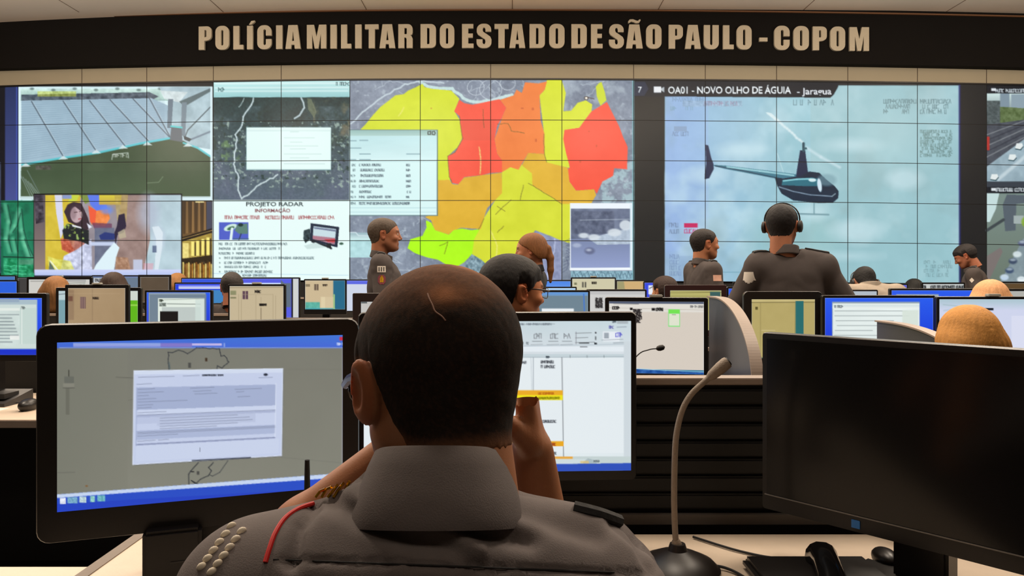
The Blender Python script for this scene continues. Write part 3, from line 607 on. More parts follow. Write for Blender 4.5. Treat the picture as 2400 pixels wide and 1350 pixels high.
# festival picture with a dark-haired woman
wc.rect(79, 454, 427, 640, (10, 12, 14)); wc.rect(81, 457, 424, 640, (150, 142, 150)); wc.noise(81, 457, 424, 640, 30, 50, 40)
wc.poly([(104, 457), (190, 457), (170, 600), (135, 640), (96, 640), (106, 540)], (214, 190, 60), noise=20, ncell=25); wc.grad(80, 457, 106, 640, (90, 80, 90), (150, 130, 120)); wc.poly([(81, 457), (100, 457), (104, 520), (84, 525)], (60, 56, 70), 0.7, noise=50, ncell=8)
wc.poly([(128, 457), (145, 457), (150, 540), (142, 560), (132, 500)], (216, 218, 240)); wc.poly([(186, 457), (225, 457), (215, 470), (200, 478)], (126, 146, 70)); wc.poly([(165, 457), (186, 457), (180, 470), (160, 475)], (200, 214, 70)); wc.rect(146, 457, 168, 466, (120, 146, 240), 0.8)
wc.poly([(205, 457), (232, 457), (246, 466), (252, 490), (226, 494), (212, 480)], (94, 124, 236)); wc.grad(232, 457, 300, 480, (220, 206, 60), (190, 160, 80)); wc.poly([(207, 482), (226, 494), (252, 490), (258, 512), (246, 530), (214, 526)], (238, 136, 70), noise=25, ncell=12); wc.poly([(207, 482), (226, 494), (222, 530), (211, 520)], (240, 90, 60), 0.9)
wc.ell(250, 492, 14, 10, (100, 140, 240), 0.7, 6); wc.poly([(215, 522), (262, 524), (262, 536), (222, 538)], (110, 60, 90), 0.8)
wc.rect(222, 534, 268, 640, (104, 112, 136), 0.95, noise=12, ncell=14); wc.poly([(232, 552), (246, 544), (270, 548), (268, 562), (236, 562)], (40, 56, 120))
wc.rect(212, 567, 272, 576, (196, 208, 236)); wc.poly([(285, 457), (345, 457), (352, 560), (340, 640), (270, 640), (276, 560)], (158, 134, 128), noise=22, ncell=20); wc.poly([(268, 457), (300, 457), (296, 520), (276, 526)], (190, 166, 90), 0.6, noise=20, ncell=10)
wc.poly([(352, 457), (424, 457), (424, 640), (336, 640), (352, 560)], (184, 208, 218), noise=18, ncell=30); wc.ell(348, 500, 24, 40, (176, 186, 206), 0.7, 20); wc.ell(372, 560, 14, 28, (200, 214, 232), 0.7, 10); wc.poly([(356, 532), (372, 530), (382, 545), (380, 580), (370, 640), (362, 640), (366, 560)], (226, 238, 246), 0.8); wc.rect(357, 576, 367, 592, (80, 96, 130), 0.8)
wc.poly([(278, 504), (292, 500), (296, 530), (290, 545), (276, 550), (270, 575), (268, 545), (274, 530)], (44, 36, 60)); wc.poly([(276, 545), (292, 536), (296, 556), (280, 560)], (190, 180, 150), 0.8)
wc.poly([(224, 622), (248, 590), (268, 568), (280, 580), (272, 604), (266, 640), (216, 640)], (222, 242, 250)); wc.poly([(142, 560), (160, 556), (180, 590), (176, 600), (145, 585)], (196, 96, 70), noise=50, ncell=6); wc.poly([(160, 560), (200, 556), (206, 590), (180, 600)], (180, 110, 96), 0.9, noise=40, ncell=8)
wc.poly([(150, 600), (180, 585), (214, 560), (216, 640), (140, 640)], (200, 206, 232), noise=50, ncell=8); wc.poly([(112, 600), (128, 606), (165, 612), (175, 634), (115, 640)], (226, 226, 110), 0.8, noise=40, ncell=8); wc.line([(118, 612), (138, 636)], 3, (240, 244, 220))
wc.poly([(116, 612), (130, 634), (114, 634)], (96, 112, 100))
wc.poly([(146, 540), (158, 524), (180, 528), (208, 540), (208, 574), (190, 566), (150, 560)], (30, 36, 40)); wc.noise(150, 526, 178, 556, 0.9, 7, 42, col=(170, 200, 90), thr=0.54, gain=9); wc.noise(180, 538, 208, 562, 0.9, 7, 43, col=(170, 200, 110), thr=0.56, gain=9)
wc.poly([(150, 496), (158, 480), (172, 473), (190, 476), (198, 492), (206, 510), (212, 532), (204, 540), (178, 528), (160, 520)], (58, 42, 52)); wc.ell(179, 503, 14, 19, (196, 170, 176)); wc.ell(172, 500, 7, 15, (120, 96, 104), 0.5, 3); wc.poly([(176, 478), (192, 482), (198, 500), (188, 494), (176, 484)], (66, 48, 58)); wc.line([(186, 496), (192, 495)], 1.6, (70, 46, 50)); wc.line([(174, 498), (181, 497)], 1.6, (70, 46, 50)); wc.line([(184, 514), (190, 512)], 2.2, (170, 60, 70)); wc.line([(188, 500), (190, 507)], 1.2, (150, 110, 110))
wc.poly([(168, 526), (190, 532), (192, 536), (170, 531)], (230, 234, 240)); wc.poly([(203, 522), (216, 532), (208, 536)], (226, 230, 246))
wc.rect(312, 608, 334, 640, (196, 206, 232), 0.9); wc.poly([(336, 617), (360, 617), (358, 634), (336, 634)], (220, 160, 176), 0.6); wc.poly([(272, 602), (300, 604), (306, 632), (270, 632)], (176, 130, 96), 0.7, noise=40, ncell=6)
wc.grad(81, 632, 424, 646, (206, 214, 248), (180, 196, 240)); wc.rect(81, 646, 424, 668, (20, 24, 36))
# helicopter picture
wc.rect(1487, 186, 1560, 668, (27, 28, 27)); wc.rect(1558, 192, 2248, 668, (150, 196, 208)); wc.grad(1558, 192, 1660, 668, (150, 186, 220), (160, 186, 232), a=0.8); wc.grad(1560, 192, 1850, 668, (150, 180, 232), (150, 196, 208), horiz=True, a=0.6)
wc.noise(1558, 192, 2248, 668, 0.55, 90, 50, col=(196, 226, 236), thr=0.52, gain=4); wc.noise(1560, 192, 2248, 668, 0.5, 120, 51, col=(140, 170, 176), thr=0.55, gain=5); wc.noise(1558, 192, 2248, 668, 8, 40, 52)
wc.grad(1900, 200, 2248, 668, (164, 196, 196), (150, 190, 192), a=0.35); wc.ell(1860, 560, 110, 70, (150, 196, 196), 0.4, 40)
for x, y, a, b in ((1655, 410, 42, 20), (1740, 350, 50, 16), (1990, 340, 60, 14), (2010, 540, 60, 24), (1990, 600, 50, 8), (1900, 500, 40, 18), (2120, 420, 40, 24)): wc.ell(x, y, a, b, (206, 232, 240), 0.5, 18)
wc.poly(C4([(835, 258), (870, 262), (910, 300), (900, 310)]), (214, 232, 236), 0.85); wc.line(C4([(850, 265), (905, 305), (975, 365), (1050, 435)]), 4.5, (218, 236, 240), 0.85, soft=3, jit=0.5); wc.line(C4([(1075, 465), (1160, 520), (1270, 580)]), 6, (206, 228, 236), 0.7, soft=4)
wc.line(C4([(905, 500), (940, 610)]), 2, (190, 220, 226), 0.7)
HD = (12, 36, 58)
wc.poly(C4([(482, 448), (500, 452), (516, 520), (530, 560), (532, 590), (505, 645), (478, 650), (482, 600), (488, 560)]), (26, 38, 72)); wc.poly(C4([(530, 566), (600, 570), (900, 606), (1020, 622), (1025, 645), (890, 645), (600, 590), (530, 572)]), (60, 120, 140)); wc.line(C4([(540, 572), (700, 600), (900, 642)]), 2.4, (20, 60, 84)); wc.line(C4([(610, 578), (800, 602), (1000, 628)]), 3.6, (170, 222, 230), 0.85)
wc.poly(C4([(1038, 480), (1068, 480), (1078, 560), (1086, 632), (1014, 636), (1028, 540)]), (18, 34, 66)); wc.line(C4([(1058, 440), (1058, 485)]), 6, (40, 74, 88)); wc.poly(C4([(1050, 470), (1075, 462), (1080, 474), (1050, 480)]), (50, 90, 100))
wc.poly(C4([(890, 640), (940, 645), (1040, 632), (1090, 605), (1150, 612), (1190, 650), (1240, 690), (1264, 720), (1262, 760), (1230, 788), (1150, 790), (1000, 775), (930, 735), (905, 690)]), HD, noise=8, ncell=20); wc.ell(*C4([(1195, 655)])[0], 22, 14, (120, 158, 170), 0.6, 5)
wc.poly(C4([(935, 655), (1030, 645), (1110, 640), (1150, 650), (1140, 690), (1060, 690), (930, 685)]), (40, 120, 138), 0.85); wc.line(C4([(940, 660), (1020, 650), (1100, 648)]), 3.5, (150, 220, 228), 0.9); wc.ell(*C4([(1152, 685)])[0], 5, 16, (206, 228, 240), rot=-.15); wc.ell(*C4([(1110, 655)])[0], 9, 4, (210, 236, 240))
wc.line(C4([(915, 695), (1000, 722), (1100, 742), (1225, 750)]), 2.4, (130, 150, 170)); wc.line(C4([(1225, 750), (1245, 735)]), 2, (150, 170, 180)); wc.line(C4([(1120, 790), (1120, 855)]), 3, (110, 150, 160), 0.8); wc.line(C4([(990, 785), (992, 835)]), 3, (130, 170, 180), 0.7); wc.line(C4([(1000, 852), (1205, 858)]), 4, (112, 150, 160), 0.85)
for k in range(8):
    for x0, x1, y in ((1528, 1710, 205), (1742, 1925, 205)):
        if k < 3: wc.squig(*C4([(x0, y + k * 30)])[0], C4([(x1 - (k > 0) * 20, 0)])[0][0], 9, (80, 110, 116), 90 + k + int(x0), 1.6, a=0.6, gap=0.05 + 0.35 * (k > 0))
    wc.squig(*C4([(1742, 378 + k * 20)])[0], C4([(1922, 0)])[0][0], 6, (80, 112, 110), 190 + k, 1.4, a=0.6, gap=0.3)
wc.squig(1572, 238, 1650, 9, (110, 140, 170), 95, 1.3, a=.6, gap=.3); wc.squig(1572, 258, 1645, 8, (110, 150, 160), 96, 1.3, a=.5, gap=.4); wc.rect(1600, 236, 1740, 250, (150, 176, 200), 0.5, noise=30, ncell=6); wc.squig(1650, 247, 1738, 9, (150, 110, 140), 94, 1.3, a=.5, gap=.3)
wc.squig(1860, 246, 1962, 12, (80, 110, 120), 97, 1.6, a=.6, gap=.5); wc.rect(1580, 296, 1610, 308, (136, 160, 190), 0.8); wc.squig(1576, 318, 1612, 9, (110, 130, 160), 98, 1.4, a=.7)
wc.rect(1603, 523, 1635, 533, (198, 40, 96)); wc.squig(1604, 546, 1634, 9, (196, 60, 110), 99, 1.6, gap=0); wc.squig(1569, 532, 1588, 9, (110, 130, 160), 100, 1.2); wc.squig(1569, 547, 1590, 9, (110, 130, 160), 101, 1.2)
for k in range(4): wc.squig(1570, 606 + k * 13, 1592, 9, (116, 140, 180), 102 + k, 1.4, a=.7)
wc.rect(1591, 600, 1640, 662, (130, 160, 200), 0.3); wc.line([(1680, 638), (1740, 638)], 2, (110, 160, 180), .7)
for k in range(4): wc.squig(2166, 618 + k * 10, 2228, 7, (100, 130, 136), 110 + k, 1.2, a=.5, gap=.4)
wc.rect(1487, 186, 2320, 200, (27, 28, 30)); wc.poly([(1487, 190), (1968, 190), (1964, 204), (1954, 222), (1946, 229), (1560, 226), (1487, 226)], (14, 22, 32))
wc.poly([(1487, 192), (1512, 192), (1520, 208), (1510, 224), (1487, 224)], (34, 44, 66)); wc.text('7', 1495, 217, 14, (226, 232, 236), bold=0.01); wc.rect(1532, 203, 1550, 217, (232, 236, 240)); wc.poly([(1550, 207), (1557, 203), (1557, 217), (1550, 212)], (180, 190, 196))
wc.text('OA01 - NOVO OLHO DE ÁGUIA', 1566, 219, 16, (240, 246, 248), width=288, bold=0.02); wc.text('- Jaragua', 1868, 221, 15, (236, 240, 244), width=81, bold=0.02)
wc.line([(2249, 200), (2250, 662)], 4, (40, 46, 110), soft=3); wc.rect(2252, 186, 2312, 668, (27, 28, 28))
# right street cameras
wc.rect(2312, 186, 2500, 668, (12, 18, 26)); wc.squig(2334, 216, 2420, 7, (210, 220, 226), 120, 1.8, gap=.1); wc.rect(2323, 207, 2334, 213, (220, 226, 230))
wc.grad(2313, 219, 2500, 262, (206, 228, 226), (128, 146, 150)); wc.poly([(2344, 219), (2366, 219), (2366, 256), (2344, 256)], (126, 146, 160)); wc.poly([(2370, 221), (2420, 221), (2420, 262), (2370, 256)], (140, 160, 172)); wc.rect(2313, 236, 2344, 295, (76, 88, 90), 1, noise=30, ncell=5)
wc.poly([(2344, 250), (2420, 255), (2420, 285), (2344, 292)], (92, 112, 70), 1, noise=30, ncell=6); wc.poly([(2313, 292), (2420, 278), (2420, 340), (2313, 400)], (72, 78, 88), 1, noise=14, ncell=8)
for k in range(5): wc.line([(2313, 316 + k * 13), (2420, 276 + k * 9)], 2.2, ((140, 146, 150), (44, 48, 60))[k % 2], 0.8)
wc.poly([(2313, 390), (2420, 312), (2500, 300), (2500, 426), (2313, 426)], (150, 174, 186), 1, noise=16, ncell=14); wc.line([(2340, 420), (2420, 352)], 8, (206, 222, 228), 0.7, soft=3)
for x, y in ((2372, 368), (2330, 414), (2388, 342)): wc.poly([(x - 9, y + 6), (x - 6, y - 6), (x + 8, y - 6), (x + 10, y + 2), (x + 2, y + 9)], (226, 234, 234)); wc.line([(x - 8, y + 7), (x + 4, y + 9), (x + 10, y + 2)], 2, (26, 60, 70))
wc.rect(2313, 320, 2319, 352, (180, 50, 44)); wc.rect(2312, 426, 2500, 438, (52, 60, 70)); wc.rect(2312, 438, 2500, 452, (12, 20, 30)); wc.squig(2334, 448, 2420, 7, (220, 228, 232), 121, 1.8, gap=.1); wc.rect(2323, 441, 2334, 447, (220, 226, 230))
wc.grad(2313, 453, 2500, 668, (120, 140, 134), (104, 118, 106)); wc.poly([(2313, 453), (2342, 453), (2334, 490), (2320, 520), (2313, 520)], (196, 220, 220)); wc.poly([(2360, 456), (2420, 458), (2420, 474), (2382, 478), (2380, 540), (2356, 542), (2350, 480)], (84, 96, 106)); wc.line([(2313, 540), (2352, 515)], 7, (60, 70, 74)); wc.rect(2376, 505, 2400, 524, (160, 174, 174)); wc.ell(2404, 520, 10, 12, (130, 170, 50), .9, 3)
wc.poly([(2313, 600), (2345, 580), (2350, 590), (2316, 662), (2313, 662)], (124, 110, 110), 0.8); wc.poly([(2344, 662), (2398, 560), (2500, 500), (2500, 662)], (130, 148, 156), 1, noise=14, ncell=10)
for x, y, c in ((2396, 570, (90, 100, 130)), (2384, 596, (210, 224, 226)), (2374, 612, (60, 76, 100)), (2366, 634, (60, 80, 110)), (2354, 650, (190, 210, 230)), (2394, 655, (226, 236, 240))): wc.ell(x, y, 10, 7, c, 1, 2); wc.ell(x, y - 3, 7, 3, (200, 214, 220), .6, 1)

def wall_sample(px, py):
    fx = np.clip((px - wc.x0) / wc.sx, 0, wc.w - 1.001); fy = np.clip((py - wc.y0) / wc.sy, 0, wc.h - 1.001)
    i = fy.astype(int); j = fx.astype(int); a = (fy - i)[:, None]; b = (fx - j)[:, None]; A = wc.A
    return (A[i, j] * (1 - b) + A[i, j + 1] * b) * (1 - a) + (A[i + 1, j] * (1 - b) + A[i + 1, j + 1] * b) * a
vw = thing('video_wall', 'huge video wall of tiled display panels showing maps, a stadium, a slide and a helicopter', 'video wall', (0, 10.9, 0))
CX = [-106, 42, 192, 344, 500, 659, 820, 985, 1150, 1317, 1485, 1653, 1820, 1987, 2150, 2312, 2472]
def vP(px, py, off=0.0):
    """vectorised wallP relative to the wall's root"""
    s_ = np.array([w_s(x) for x in px]); Y = 10.93 * 94.4 / s_ + off
    return np.stack([(px - 1200) * Y / F, Y - 10.9, HC - (py - HOR) * Y / F], 1)
for c in range(16):
    for r in range(5):
        xa, xb = CX[c], CX[c + 1]
        n, m_ = int((xb - xa) / 1.5), 62
        # cabinet of the panel, then its picture
        ax, bx = xa, xb
        cor = [(ax, 0), (bx, 0), (bx, 1), (ax, 1)]
        pts = []
        for off in (-0.012, 0.24):
            for x, k in cor:
                pts.append(P(x, w_a(x) + w_s(x) * (r + k), w_Y(x) + off) - Vector((0, 10.9, 0)))
        pan = mk('display_panel', pts, [(0, 1, 2, 3), (7, 6, 5, 4), (0, 4, 5, 1), (1, 5, 6, 2), (2, 6, 7, 3), (3, 7, 4, 0)], M_BLACKM, vw)
        uu = np.linspace(xa + 0.8, xb - 0.8, n); vv = np.linspace(0.008, 0.992, m_)
        X, Vv = np.meshgrid(uu, vv); X = X.ravel(); Vv = Vv.ravel()
        aa = np.array([w_a(x) for x in X]); ss = np.array([w_s(x) for x in X]); py = aa + ss * (r + Vv)
        # straight panel: linear depth between its two edges
        t = (X - xa) / (xb - xa); Y = w_Y(xa) * (1 - t) + w_Y(xb) * t - 0.016
        V = np.stack([(X - 1200) * Y / F, Y - 10.9, HC - (py - HOR) * Y / F], 1)
        idx = np.arange(n * m_).reshape(m_, n)
        Q = np.stack([idx[:-1, :-1].ravel(), idx[1:, :-1].ravel(), idx[1:, 1:].ravel(), idx[:-1, 1:].ravel()], 1)
        colr = lin(np.clip(wall_sample(X, py), 0, 255))
        mk('screen_image', V, Q, M_SCREEN, pan, colors=colr)
tag(vw, kind='thing'); tag(sign, kind='thing')

# ---------------------------------------------------------------- desks
DZ = 0.75
def bench(x0, x1, y0, y1, label, z=DZ, screen=0.3, group='work benches in rows facing the video wall', front=True):
    """bench with a top, side panels, a front panel and a privacy screen at its far edge"""
    t = thing('desk', label, 'desk', ((x0 + x1) / 2, (y0 + y1) / 2, 0), 0, group)
    hw, hd = (x1 - x0) / 2, (y1 - y0) / 2
    MB().box(-hw, hw, -hd, hd, z - 0.03, z, bev=0.006).build('desktop', M_DESK, t)
    MB().box(-hw, hw, -hd - 0.004, -hd + 0.002, z - 0.03, z - 0.002).build('edge_strip', M_EDGE, t)
    for sx in (-1, 1):
        MB().box(sx * (hw - 0.02) - 0.015, sx * (hw - 0.02) + 0.015, -hd + 0.05, hd - 0.03, 0, z - 0.03).build('side_panel', M_BLACKM, t)
    MB().box(-hw + 0.03, hw - 0.03, hd - 0.3, hd - 0.28, 0.05, z - 0.03).build('modesty_panel', M_BLACKM, t)
    if screen:
        q = thing('privacy_screen', 'low black privacy screen at the far edge of the ' + ' '.join(label.replace('hidden', '').split()[:6]).rstrip(','), 'privacy screen', ((x0 + x1) / 2, y1 + 0.03, 0), 0, 'privacy screens along the benches')
        MB().box(-hw, hw, 0, 0.03, 0.0, z + screen).build('panel', M_BLACKM, q)
        MB().box(-hw, hw, -0.005, 0.035, z + screen, z + screen + 0.015).build('cap', M_EDGE, q)
    return t
bench(-3.3, -0.98, 3.03, 3.72, 'beige bench with phone and cables in second row, at the left edge', screen=0.2)
bench(-0.95, 0.84, 3.03, 3.72, 'beige second-row bench behind the centre monitor, mostly hidden', screen=0.2)
bench(0.94, 1.5, 3.03, 3.72, 'narrow second-row bench between the two curved dividers', screen=0.2)
bench(1.56, 3.4, 3.03, 3.72, 'second-row bench on the right behind the blonde woman', screen=0.2)
for i, (a, b, c_, d_) in enumerate(((-3.9, -1.65, 4.4, 5.35), (-1.6, 0.72, 4.2, 4.82), (0.78, 2.25, 4.62, 5.25), (2.3, 4.1, 4.62, 5.25))):
    bench(a, b, c_, d_, ('third-row bench under the beige-screened monitors at left', 'third-row bench just left of the seated man with glasses', 'third-row bench under the white and blue screens at right of centre', 'third-row bench behind the blonde seated woman')[i], screen=0.28)
for i, (a, b) in enumerate(((-4.9, -2.3), (-2.25, 0.2), (0.25, 2.6), (2.65, 5.0))):
    bench(a, b, 6.5, 7.4, ('back-row bench below the festival picture on the video wall', 'back-row bench below the district map on the video wall', 'back-row bench below the black column of the video wall', 'back-row bench at right below the helicopter picture')[i], screen=0.33)

# ---------------------------------------------------------------- monitors
def bezel_box(w, h, d, r=0.012, back=0.02):
    """flat box with rounded corners, front at y=0, back at y=d, slightly tapered behind; centred in x, from z=0 to h"""
    mb = MB(); rings = []
    def ring(y, k):
        o = []
        for cx_, cz_, a0 in ((w / 2 - r, h - r, 0), (-w / 2 + r, h - r, 90), (-w / 2 + r, r, 180), (w / 2 - r, r, 270)):
            for i in range(5):
                a = math.radians(a0 + 22.5 * i); o.append(mb.bm.verts.new(((cx_ + r * math.cos(a)) * k, y, h / 2 + (cz_ + r * math.sin(a) - h / 2) * k)))
        return o
    for y, k in ((0.0, 0.992), (0.004, 1.0), (d * 0.45, 1.0), (d, 0.86)): rings.append(ring(y, k))
    for a, b in zip(rings, rings[1:]):
        for i in range(20): mb.bm.faces.new((a[i], b[i], b[(i + 1) % 20], a[(i + 1) % 20]))
    mb.bm.faces.new(rings[0]); mb.bm.faces.new(rings[-1][::-1]); return mb
def monitor(x0, x1, top, Y, asp, label, draw, yaw=0.0, bez=0.016, bbot=None, hmat=None, st=1.5, desk=DZ, group='computer monitors on the benches', bg=(180, 190, 200), cam_=False, rc=0.008, dz=0.045):
    hmat = hmat or M_BLACK; ya = math.radians(yaw)
    w = (x1 - x0) * Y / F / math.cos(ya); h = w / asp; bbot = bbot or bez * 1.3
    pt = P((x0 + x1) / 2, top, Y); zt = pt.z; zb = zt - h
    t = thing('computer_monitor', label, 'monitor', (pt.x, Y, desk), ya, group)
    z0 = zb - desk
    bb = bezel_box(w, h, dz, rc); bmesh.ops.translate(bb.bm, vec=(0, 0, z0), verts=bb.bm.verts); bb.build('housing', hmat, t)
    cv = Cv(x0 + bez * F / Y, top + bez * F / Y, x1 - bez * F / Y, top + (h - bbot) * F / Y, st, bg)
    draw(cv)
    sw, sh = w - 2 * bez, h - bez - bbot
    cv.grid('screen_image', M_SCREEN, lambda u, v: np.stack([(u - 0.5) * sw, np.full_like(u, -0.002), z0 + bbot + (1 - v) * sh], 1), t)
    nk = MB().box(-0.03, 0.03, dz * 0.6, dz + 0.03, 0.012, z0 + h * 0.45, bev=0.004); nk.build('stand_neck', M_BLACK, t)
    MB().lathe([(0.10, 0), (0.10, 0.008), (0.04, 0.016), (0.0, 0.016)], (0, 0.03, 0), 28).build('stand_base', M_BLACK, t, True)
    if cam_: MB().box(-0.028, 0.028, -0.012, 0.02, z0 + h, z0 + h + 0.012, bev=0.003).build('webcam', mat('webcam_grey', (170, 168, 160), 0.4), t)
    return t

def win_lines(c, x0, y0, x1, y1, n, col=(150, 160, 170), seed=0, wd=1.2):
    r = np.random.RandomState(seed)
    for k in range(n):
        y = y0 + (y1 - y0) * (k + 0.5) / n; a = x0 + (x1 - x0) * 0.05 * r.rand(); b = x0 + (x1 - x0) * (0.35 + 0.6 * r.rand()); c.line([(a, y), (b, y)], wd, col, 0.8)
def d_blue(wx0, wy0, wx1, wy1, seed=0, dark=None):
    def f(c):
        c.grad(c.x0, c.y0, c.x1, c.y1, (40, 92, 236), (24, 50, 210)); c.rect(c.x0, c.y1 - 5, c.x1, c.y1, (30, 60, 190))
        c.rect(wx0, wy0, wx1, wy1, (150, 166, 176)); c.rect(wx0 + 1, wy0 + 4, wx1 - 1, wy1 - 1, (226, 236, 234))
        c.grad(wx0 + 1, wy0 + 8, wx1 - 1, wy0 + 16, (208, 222, 224), (236, 242, 238)); c.noise(wx0, wy0 + 18, wx1, wy1, 12, 30, seed, aniso=5)
        win_lines(c, wx0 + 4, wy0 + 16, wx1 - 6, wy1 - 4, 9, seed=seed, wd=1.6, col=(140, 150, 152))
        c.squig(wx0 + 6, wy0 + 14, wx0 + 22, 5, (60, 70, 80), seed, 1.1); c.rect(wx1 - (wx1 - wx0) * .2, wy0 + 20, wx1 - 4, wy1 - 6, (214, 226, 216), 0.9)
        if dark: c.rect(*dark, (16, 16, 18))
    return f
# second row, left edge
def f(c):
    c.grad(c.x0, c.y0, c.x1, c.y1, (44, 92, 240), (24, 56, 220)); c.rect(-200, 702, 88, 818, (170, 190, 200)); c.rect(-200, 700, 46, 708, (150, 170, 190)); c.rect(-200, 714, 86, 816, (206, 220, 216))
    c.rect(-200, 722, 86, 728, (226, 234, 228)); c.rect(47, 722, 86, 806, (196, 214, 208)); c.squig(48, 724, 58, 5, (90, 100, 100), 2, 1.2)
    for k in range(9): c.rect(-200, 736 + k * 8, 46 - (k * 17) % 20, 739 + k * 8, (138, 150, 154), 0.8)
    c.rect(24, 786, 46, 796, (230, 234, 230)); c.noise(-200, 730, 46, 812, 14, 14, 4, aniso=3); c.line([(52, 722), (52, 806)], 1.5, (236, 242, 238))
    c.rect(-200, c.y1 - 12, 120, c.y1, (24, 50, 200))
monitor(-166, 110, 687, 3.45, 1.72, 'black monitor with blue desktop at the left edge, second row', f, bez=0.022, bbot=0.03)
# second row, right
def f(c):
    c.rect(c.x0, c.y0, c.x1, c.y1, (214, 204, 192)); c.grad(c.x0, c.y0, c.x1, c.y0 + 8, (44, 56, 84), (150, 156, 170)); c.rect(c.x0, c.y0 + 5, c.x1, c.y0 + 24, (224, 220, 212))
    c.line([(1440, 712), (1498, 713)], 1.3, (110, 110, 110)); c.squig(1615, 720, 1643, 4, (100, 100, 100), 3, 1.0); c.line([(c.x0, 722), (c.x1, 726)], 1, (190, 182, 172))
    c.squig(1438, 725, 1452, 6, (20, 18, 18), 4, 2.2, gap=0)
    for k in range(4): c.squig(1486, 732 + k * 8, 1502, 6, (24, 20, 22), 5 + k, 2.2, gap=0)
    c.rect(1478, 721, 1484, 727, (20, 16, 16)); c.rect(1528, 722, 1535, 728, (16, 14, 14)); c.squig(1538, 728, 1551, 6, (20, 18, 18), 11, 2.2, gap=0)
    c.rect(1565, 725, 1592, 765, (120, 226, 120)); c.rect(1566.5, 735, 1590.5, 763, (222, 226, 206)); c.rect(1566, 725, 1591, 734, (116, 226, 84)); c.line([(1574, 737), (1582, 737)], 1, (90, 110, 80))
    c.grad(c.x0, c.y1 - 10, c.x1, c.y1, (20, 120, 150), (30, 70, 150)); c.poly([(c.x0, c.y1 - 12), (c.x1, c.y1 - 5), (c.x1, c.y1), (c.x0, c.y1)], (30, 84, 160), noise=40, ncell=8); c.line([(c.x0, c.y1 - 13), (1560, c.y1 - 8), (c.x1, c.y1 - 6)], 1.4, (180, 220, 236))
monitor(1420, 1655, 697, 3.3, 1.235, 'black monitor with a white page and small green box, behind the thin microphone', f, yaw=-9, bez=0.018, bbot=0.026, cam_=True)
def f(c):
    c.rect(c.x0, c.y0, c.x1, c.y1, (180, 164, 104)); c.rect(c.x0, c.y0, c.x1, 708, (196, 180, 122)); c.line([(c.x0, 709), (c.x1, 708)], 1.6, (110, 100, 60)); c.line([(1782, 711), (1782, 838)], 1.4, (150, 136, 84)); c.line([(1864, 709), (1862, 838)], 1.4, (150, 136, 84))
    c.rect(1864, 705, 1883, 838, (36, 106, 108)); c.rect(1770, 719, 1776, 726, (90, 80, 40)); c.line([(1785, 774), (1816, 774)], 1.4, (206, 190, 140)); c.rect(c.x0, 838, c.x1, c.y1, (24, 84, 82)); c.noise(c.x0, 700, 1862, 838, 6, 40, 6)
monitor(1743, 1928, 683, 3.5, 1.03, 'thick-framed black monitor with beige and teal screen before the standing man with headset', f, bez=0.036, bbot=0.045, rc=0.02)
monitor(1927, 2193, 692, 3.45, 1.72, 'black monitor with a blue desktop and white form window, left of the blonde seated woman', d_blue(1950, 707, 2155, 830, 5), bez=0.012, bbot=0.02)
def f(c):
    c.rect(c.x0, c.y0, c.x1, c.y1, (206, 212, 236)); c.grad(c.x0, c.y0, c.x1, c.y0 + 26, (170, 196, 206), (206, 212, 236)); c.poly([(2296, 720), (2308, 722), (2328, 722), (2328, 727), (2300, 727)], (14, 18, 28)); c.line([(2210, 714), (2290, 722)], 2, (160, 186, 190), .8); c.line([(2212, 728), (2255, 722)], 2.5, (160, 186, 200), .7, soft=2)
    c.line([(2320, 740), (2318, 830)], 1.5, (176, 184, 210)); c.line([(2335, 755), (2335, 830)], 1.5, (180, 188, 214))
    for k in range(7): c.line([(2330, 760 + k * 9), (2335, 758 + k * 9)], 1.4, (70, 80, 100))
    c.rect(2370, 740, 2480, 850, (216, 220, 240))
monitor(2195, 2462, 695, 3.4, 1.6, 'black monitor with a pale lilac page behind the blonde woman at right edge', f, bez=0.012, bbot=0.02, cam_=True)
# third row
def f(c):
    c.rect(c.x0, c.y0, c.x1, c.y1, (168, 142, 108)); c.rect(c.x0, 680, c.x0 + 14, 750, (150, 124, 96)); c.line([(217, 676), (217, 752)], 1.2, (140, 116, 88)); c.rect(c.x0, 694, 171, 706, (112, 76, 62), .9); c.rect(188, 696, 201, 723, (110, 84, 84))
    for k in range(3): c.line([(190 + k * 4, 697), (190 + k * 4, 723)], 1.1, (170, 140, 124))
    c.squig(218, 701, 231, 4.5, (40, 30, 24), 6, 1.6, gap=0); c.line([(160, 688), (280, 688)], 1, (184, 158, 124), .8); c.noise(c.x0, c.y0, c.x1, c.y1, 8, 60, 7)
monitor(152, 302, 667, 4.85, 1.22, 'dark-framed monitor with a dim tan screen, left of the blue one', f, bez=0.022, bbot=0.03, cam_=True)
def f(c):
    c.rect(c.x0, c.y0, c.x1, c.y1, (186, 206, 210)); c.rect(c.x0, 703, 160, 780, (120, 160, 170)); c.rect(300, c.y0, c.x1, 704, (206, 214, 204)); c.rect(302, 704, c.x1, 790, (96, 180, 24)); c.rect(302, 714, c.x1, 717, (160, 214, 90)); c.line([(c.x0, 690), (160, 688)], 1.5, (90, 100, 110))
monitor(130, 331, 674, 5.05, 1.6, 'monitor with a green-edged page half hidden behind the tan-screened monitor', f, bez=0.022)
